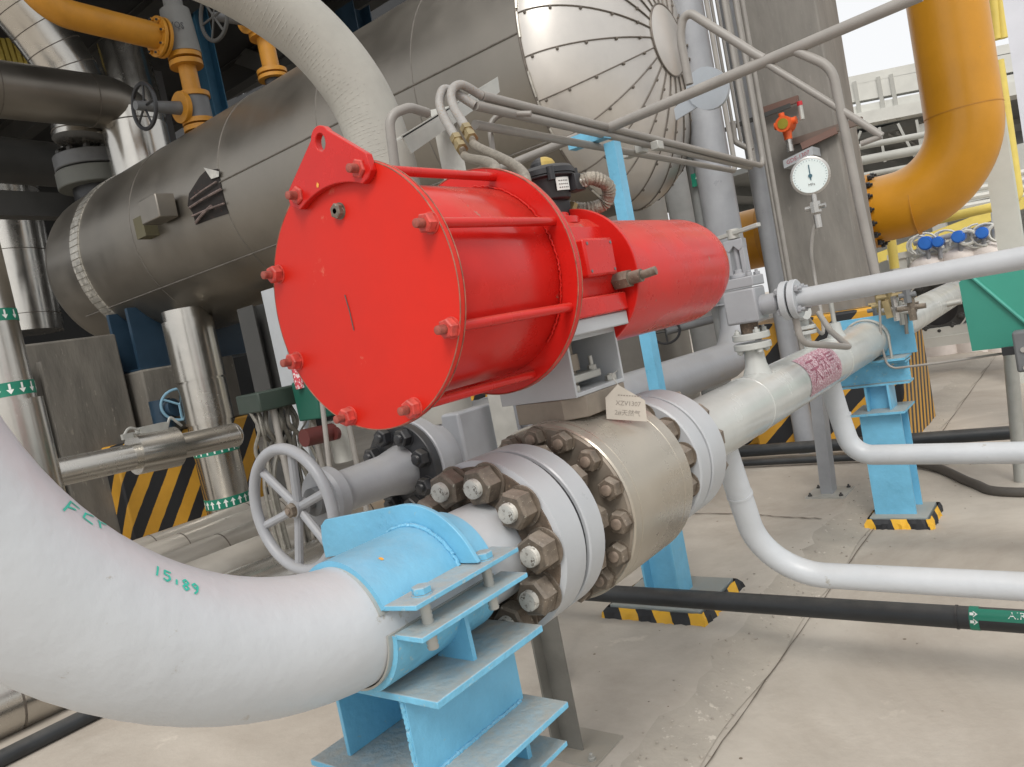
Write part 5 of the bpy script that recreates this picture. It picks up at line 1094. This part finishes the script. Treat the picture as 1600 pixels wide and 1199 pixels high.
single('far_kerb', None, None, MB().box((-6,12.4,0),(12,12.8,.22)), mat('kerb_concrete', (.42,.38,.32), .8), (0,12.5,0), kind='structure')
# white filter drums with blue transmitters
for i, (px_, py_, lb_) in enumerate(((1452,412,'leftmost of three white rounded drums behind the grey branch pipe'),(1502,400,'middle of three white rounded drums behind the grey branch pipe'),(1546,392,'rightmost of three white rounded drums behind the grey branch pipe'))):
    c = at(px_, py_, Y=11); t = thing('white_drum', lb_, 'drum', (c.x,11,0), 'white drums at the far right')
    part(t, 'shell', MB().lathe((c.x,11,.0), (0,0,1), [(0,.24),(c.z-.02,.24),(c.z+.05,.215),(c.z+.10,.15),(c.z+.125,.01)], 32), mat('drum_white%d' % i, (.72,.66,.62), .5)); part(t, 'nozzle', MB().cyl((c.x-.12,10.9,c.z),(c.x-.12,10.9,c.z+.2),.03,n=10), OFW)
for i, (px_, py_, r_, lb_) in enumerate(((1447,380,.085,'leftmost and largest blue round transmitter above the white drums'),(1466,378,.065,'second blue round transmitter from the left above the drums'),(1498,370,.075,'third blue round transmitter, over the middle drum'),(1535,364,.070,'rightmost blue round transmitter above the drums'))):
    c = at(px_, py_, Y=10.8); t = thing('blue_transmitter', lb_, 'transmitter', c, 'blue transmitters at the far right')
    part(t, 'housing', MB().cyl(c-Vector((0,.06,0)), c+Vector((0,.10,0)), r_, n=24), CBL); part(t, 'cap', MB().cyl(c-Vector((0,.09,0)), c-Vector((0,.06,0)), r_*.8, n=20), CBL)
    part(t, 'stem', MB().cyl(c-Vector((0,-.02,r_)), c-Vector((0,-.02,r_+.14)), .025, n=10).cyl(c+Vector((-.14,.02,.02)), c+Vector((.14,.02,.05)), .03, n=10), GRY)
mt = thing('transmitter_rack', 'pale tube frame and looping cables around the blue transmitters', 'rack', at(1480,400,Y=10.9))
part(mt, 'frame', MB().tube([at(1425,405,Y=10.9),at(1545,372,Y=10.9)], .03, 10).tube([at(1424,412,Y=10.9),at(1421,380,Y=10.9),at(1436,368,Y=10.9)], .02, 8).tube([at(1552,328,Y=10.9),at(1558,400,Y=10.9)], .03, 10), OFW)
lp = MB(); random.seed(5)
for i in range(16):
    x = 1425+random.uniform(0,150); y = 385-(x-1425)*.16; q = at(x, y, Y=10.85+random.uniform(-.1,.2)); r_ = random.uniform(.08,.16)
    lp.tube([q+Vector((r_*math.cos(a),0,r_*math.sin(a)*.9)) for a in np.linspace(random.uniform(0,2),random.uniform(3.5,5.5),12)], .014, 6)
part(mt, 'cable_loop', lp, OFW)
part(mt, 'post', MB().box(at(1399,402,Y=10.9)+Vector((-.05,0,-.9)), at(1408,400,Y=10.9)+Vector((.05,.1,.02))).box(at(1393,402,Y=10.9)+Vector((-.05,-.02,-.04)), at(1416,398,Y=10.9)+Vector((.05,.1,.04))), OFW)
yc = MB(); yc.tube(round_path([at(1398,420,Y=9.5),at(1392,372,Y=9.5),at(1402,358,Y=9.5),at(1560,322,Y=9.5),at(1592,312,Y=9.5),at(1560,95,Y=9.5)], .12, 6), .05, 14)
single('thin_yellow_pipe', 'thin pale yellow pipe running right then up beside the white column', 'pipe', yc, YLT, at(1500,340,Y=9.5))
single('yellow_beam', 'long yellow pipe beam crossing behind the blue transmitters', 'beam', MB().beam(at(1368,405,Y=14),at(1600,305,Y=14)+Vector((.6,0,0)),.3,.16), YLT, at(1450,350,Y=14))
single('vertical_yellow_pipe', 'pair of vertical pale yellow pipes against the sky near the right edge', 'pipe', MB().cyl(at(1558,62,Y=9),at(1548,-60,Y=9),.05,n=14).cyl(at(1568,60,Y=9),at(1557,-60,Y=9),.04,n=14), YLT, at(1560,62,Y=9))
wc = MB(); pT = at(1600,60,Y=6.0); 
single('white_steel_column', 'broad pale lilac column along the right edge of the picture', 'column', MB().isec((at(1616,0,Y=6).x,6.0,0),(at(1616,0,Y=6).x,6.0,7),.30,.28,.015,.012,(0,1,0)), mat('white_column', (.62,.63,.68), .5, var=.05), (at(1604,0,Y=6).x,6,0))
single('white_steel_column', 'narrow pale column left of the broad one behind the yellow thin pipe', 'column', MB().isec((at(1572,330,Y=8.5).x,8.5,0),(at(1572,330,Y=8.5).x,8.5,2.9),.20,.20,.012,.01,(0,1,0)), mat('white_column2', (.58,.60,.56), .5, var=.05), (at(1572,330,Y=8.5).x,8.5,0))
# far gantry / pipe rack
gt = thing('far_pipe_rack', 'pale steel pipe rack bridge in the distance right of the column', 'pipe rack', (-4,22,0))
def far(mb, xa, ya, xb, yb, h, d=.4, Y=22): mb.beam(at(xa,ya,Y=Y), at(xb,yb,Y=Y), d, h)
mb = MB(); far(mb,1300,135,1620,70,.22); far(mb,1300,155,1620,92,.42); far(mb,1300,182,1620,118,.20); far(mb,1300,198,1620,135,.30,.8)
part(gt, 'girder', mb, OFW)
mb = MB()
for xa in (1335,1372,1392,1455,1530): mb.beam(at(xa,135-(xa-1300)*.2,Y=21.8), at(xa+12,205-(xa-1300)*.2,Y=21.8), .09, .09)
part(gt, 'stanchion', mb, OFG)
mb = MB(); far(mb,1300,218,1620,158,.12,6,Y=26); far(mb,1300,245,1620,180,.5,2,Y=28)
random.seed(9)
for i in range(9): xa = 1305+i*26+random.uniform(-8,8); mb.beam(at(xa,222-(xa-1300)*.15,Y=22.5), at(xa+38,246-(xa-1300)*.15,Y=28), .06, .06)
part(gt, 'under_beam', mb, mat('under_beam_grey', (.27,.27,.26), .6))
zu = at(1380,206,Y=22).z; mb = MB().box((-12,22.2,zu),(8,35,zu+.15))
for i in range(9): mb.beam((-11+i*2.1,22.2,zu-.15),(-11+i*2.1,35,zu-.15),.12,.3)
part(gt, 'under_deck', mb, mat('deck_grey', (.16,.165,.16), .7, var=.3, vs=1.2))
mb = MB()
for xa in (-5.8,-3.2,.6,4): mb.box((xa,21.8,0),(xa+.3,22.1,4.4))
part(gt, 'leg', mb, OFG)
single('far_white_shed', 'long low white ribbed shed under the distant pipe rack', 'building', MB().box((-7.5,36,0),(9,42,2.7)).box((-7.6,35.8,2.7),(9.2,42,2.85)), mat('shed_white', (.62,.62,.58), .6, var=.12, vs=.8, stretch=(6,1,1)), (0,36,0))
single('far_grey_building', 'grey process building in the far distance behind the yellow elbow', 'building', MB().box((-9,40,0),(4,46,5.2)).box((-9,39.8,2.2),(4,40,2.6)), OFG, (-2,40,0))
for i_, (xa, ya, xb, yb, r_) in enumerate(((1290,262,1480,226,.09),(1290,285,1480,250,.05),(1290,240,1480,204,.06))):
    single('rack_pipe', ['thick grey pipe under the distant rack, seen right of the column','lowest thin grey pipe under the distant rack','uppermost thin grey pipe just under the distant rack deck'][i_], 'pipe', MB().tube([at(xa,ya,Y=17), at(xb,yb,Y=17)], r_, 12), OFG, at(xa,ya,Y=17))
xb_ = MB(); random.seed(21)
for i in range(4): xa = 1345+i*29; xb_.beam(at(xa,205-(xa-1345)*.2,Y=18), at(xa+random.choice([-22,9,26]),262-(xa-1345)*.3,Y=18), .045, .045)
for ya in (232,): xb_.beam(at(1340,ya,Y=18.2), at(1470,ya-26,Y=18.2), .05, .08)
single('lattice_brace', 'pale thin lattice of struts below the far rack between column and yellow elbow', 'bracing', xb_, OFG, at(1400,250,Y=18))
rbx = MB()
for i in range(5): rbx.tube([at(1270,330+i*12,Y=16), at(1640,262+i*12,Y=16)], .05, 8)
single('far_pipe_bundle', 'row of pale horizontal pipes below the far rack, right of the column', 'pipes', rbx, OFW, at(1450,300,Y=16))
# structures left of column / under tank
single('grey_tall_vessel', 'grey clad upright vessel behind the red canister below the tank dome', 'vessel', MB().lathe((-4.0,7.2,.0),(0,0,1),[(0,.62),(1.75,.62),(1.76,.635),(1.79,.635),(1.80,.62),(4.8,.62)],56), mat('vessel_grey', (.30,.285,.26), .45, metal=.5, var=.1, dust=.2), (-4,7.2,0))
single('pale_round_pipe', 'pale upright pipe between the vessel and the grey riser', 'pipe', MB().cyl((-3.05,7.0,0),(-3.05,7.0,5.5),.15,n=28), mat('pale_pipe', (.40,.41,.41), .5), (-3.05,7,0))
sgx = thing('arrow_sign', 'small green plate with white upward arrow on a grey pipe', 'sign', at(1093,281,Y=5.0))
q = [at(x,y,Y=5.0) for x,y in ((1079,273),(1098,267),(1101,287),(1082,293))]; part(sgx, 'plate', MB().prism(q[::-1], (0,.01,0)), TPG)
q = [at(x,y,Y=4.992) for x,y in ((1090.5,271),(1096.5,277),(1093.5,278),(1095,286),(1091,287),(1089.5,279),(1086.5,280))]; part(sgx, 'arrow', MB().add(q, [tuple(range(7))]), WTX)
single('grey_riser_pipe', 'slim dark grey upright pipe carrying the green arrow plate', 'pipe', MB().cyl((at(1094,281,Y=5.11).x,5.11,1.0),(at(1094,281,Y=5.11).x,5.11,6),.08,n=28), mat('riser_dark', (.24,.25,.25), .5), (at(1094,281,Y=5.11).x,5.11,0))
mb = MB()
sv = thing('small_valve_cluster', 'dark small handwheel under the red canister in front of the vessel', 'valve', at(1040,520,Y=5.2))
c = at(1040,518,Y=5.2); mb.tube([c+Vector((.09*math.cos(a),.05*math.cos(a),.09*math.sin(a))) for a in np.linspace(0,2*math.pi,28,endpoint=False)], .010, 7, closed=True)
for k in range(4): a = k*math.pi/2; mb.cyl(c, c+Vector((.09*math.cos(a),.05*math.cos(a),.09*math.sin(a))), .007, n=6)
part(sv, 'handwheel', mb, BLK); part(sv, 'stem', MB().cyl(c, c+Vector((.3,.3,.02)), .03, n=12), GRD)
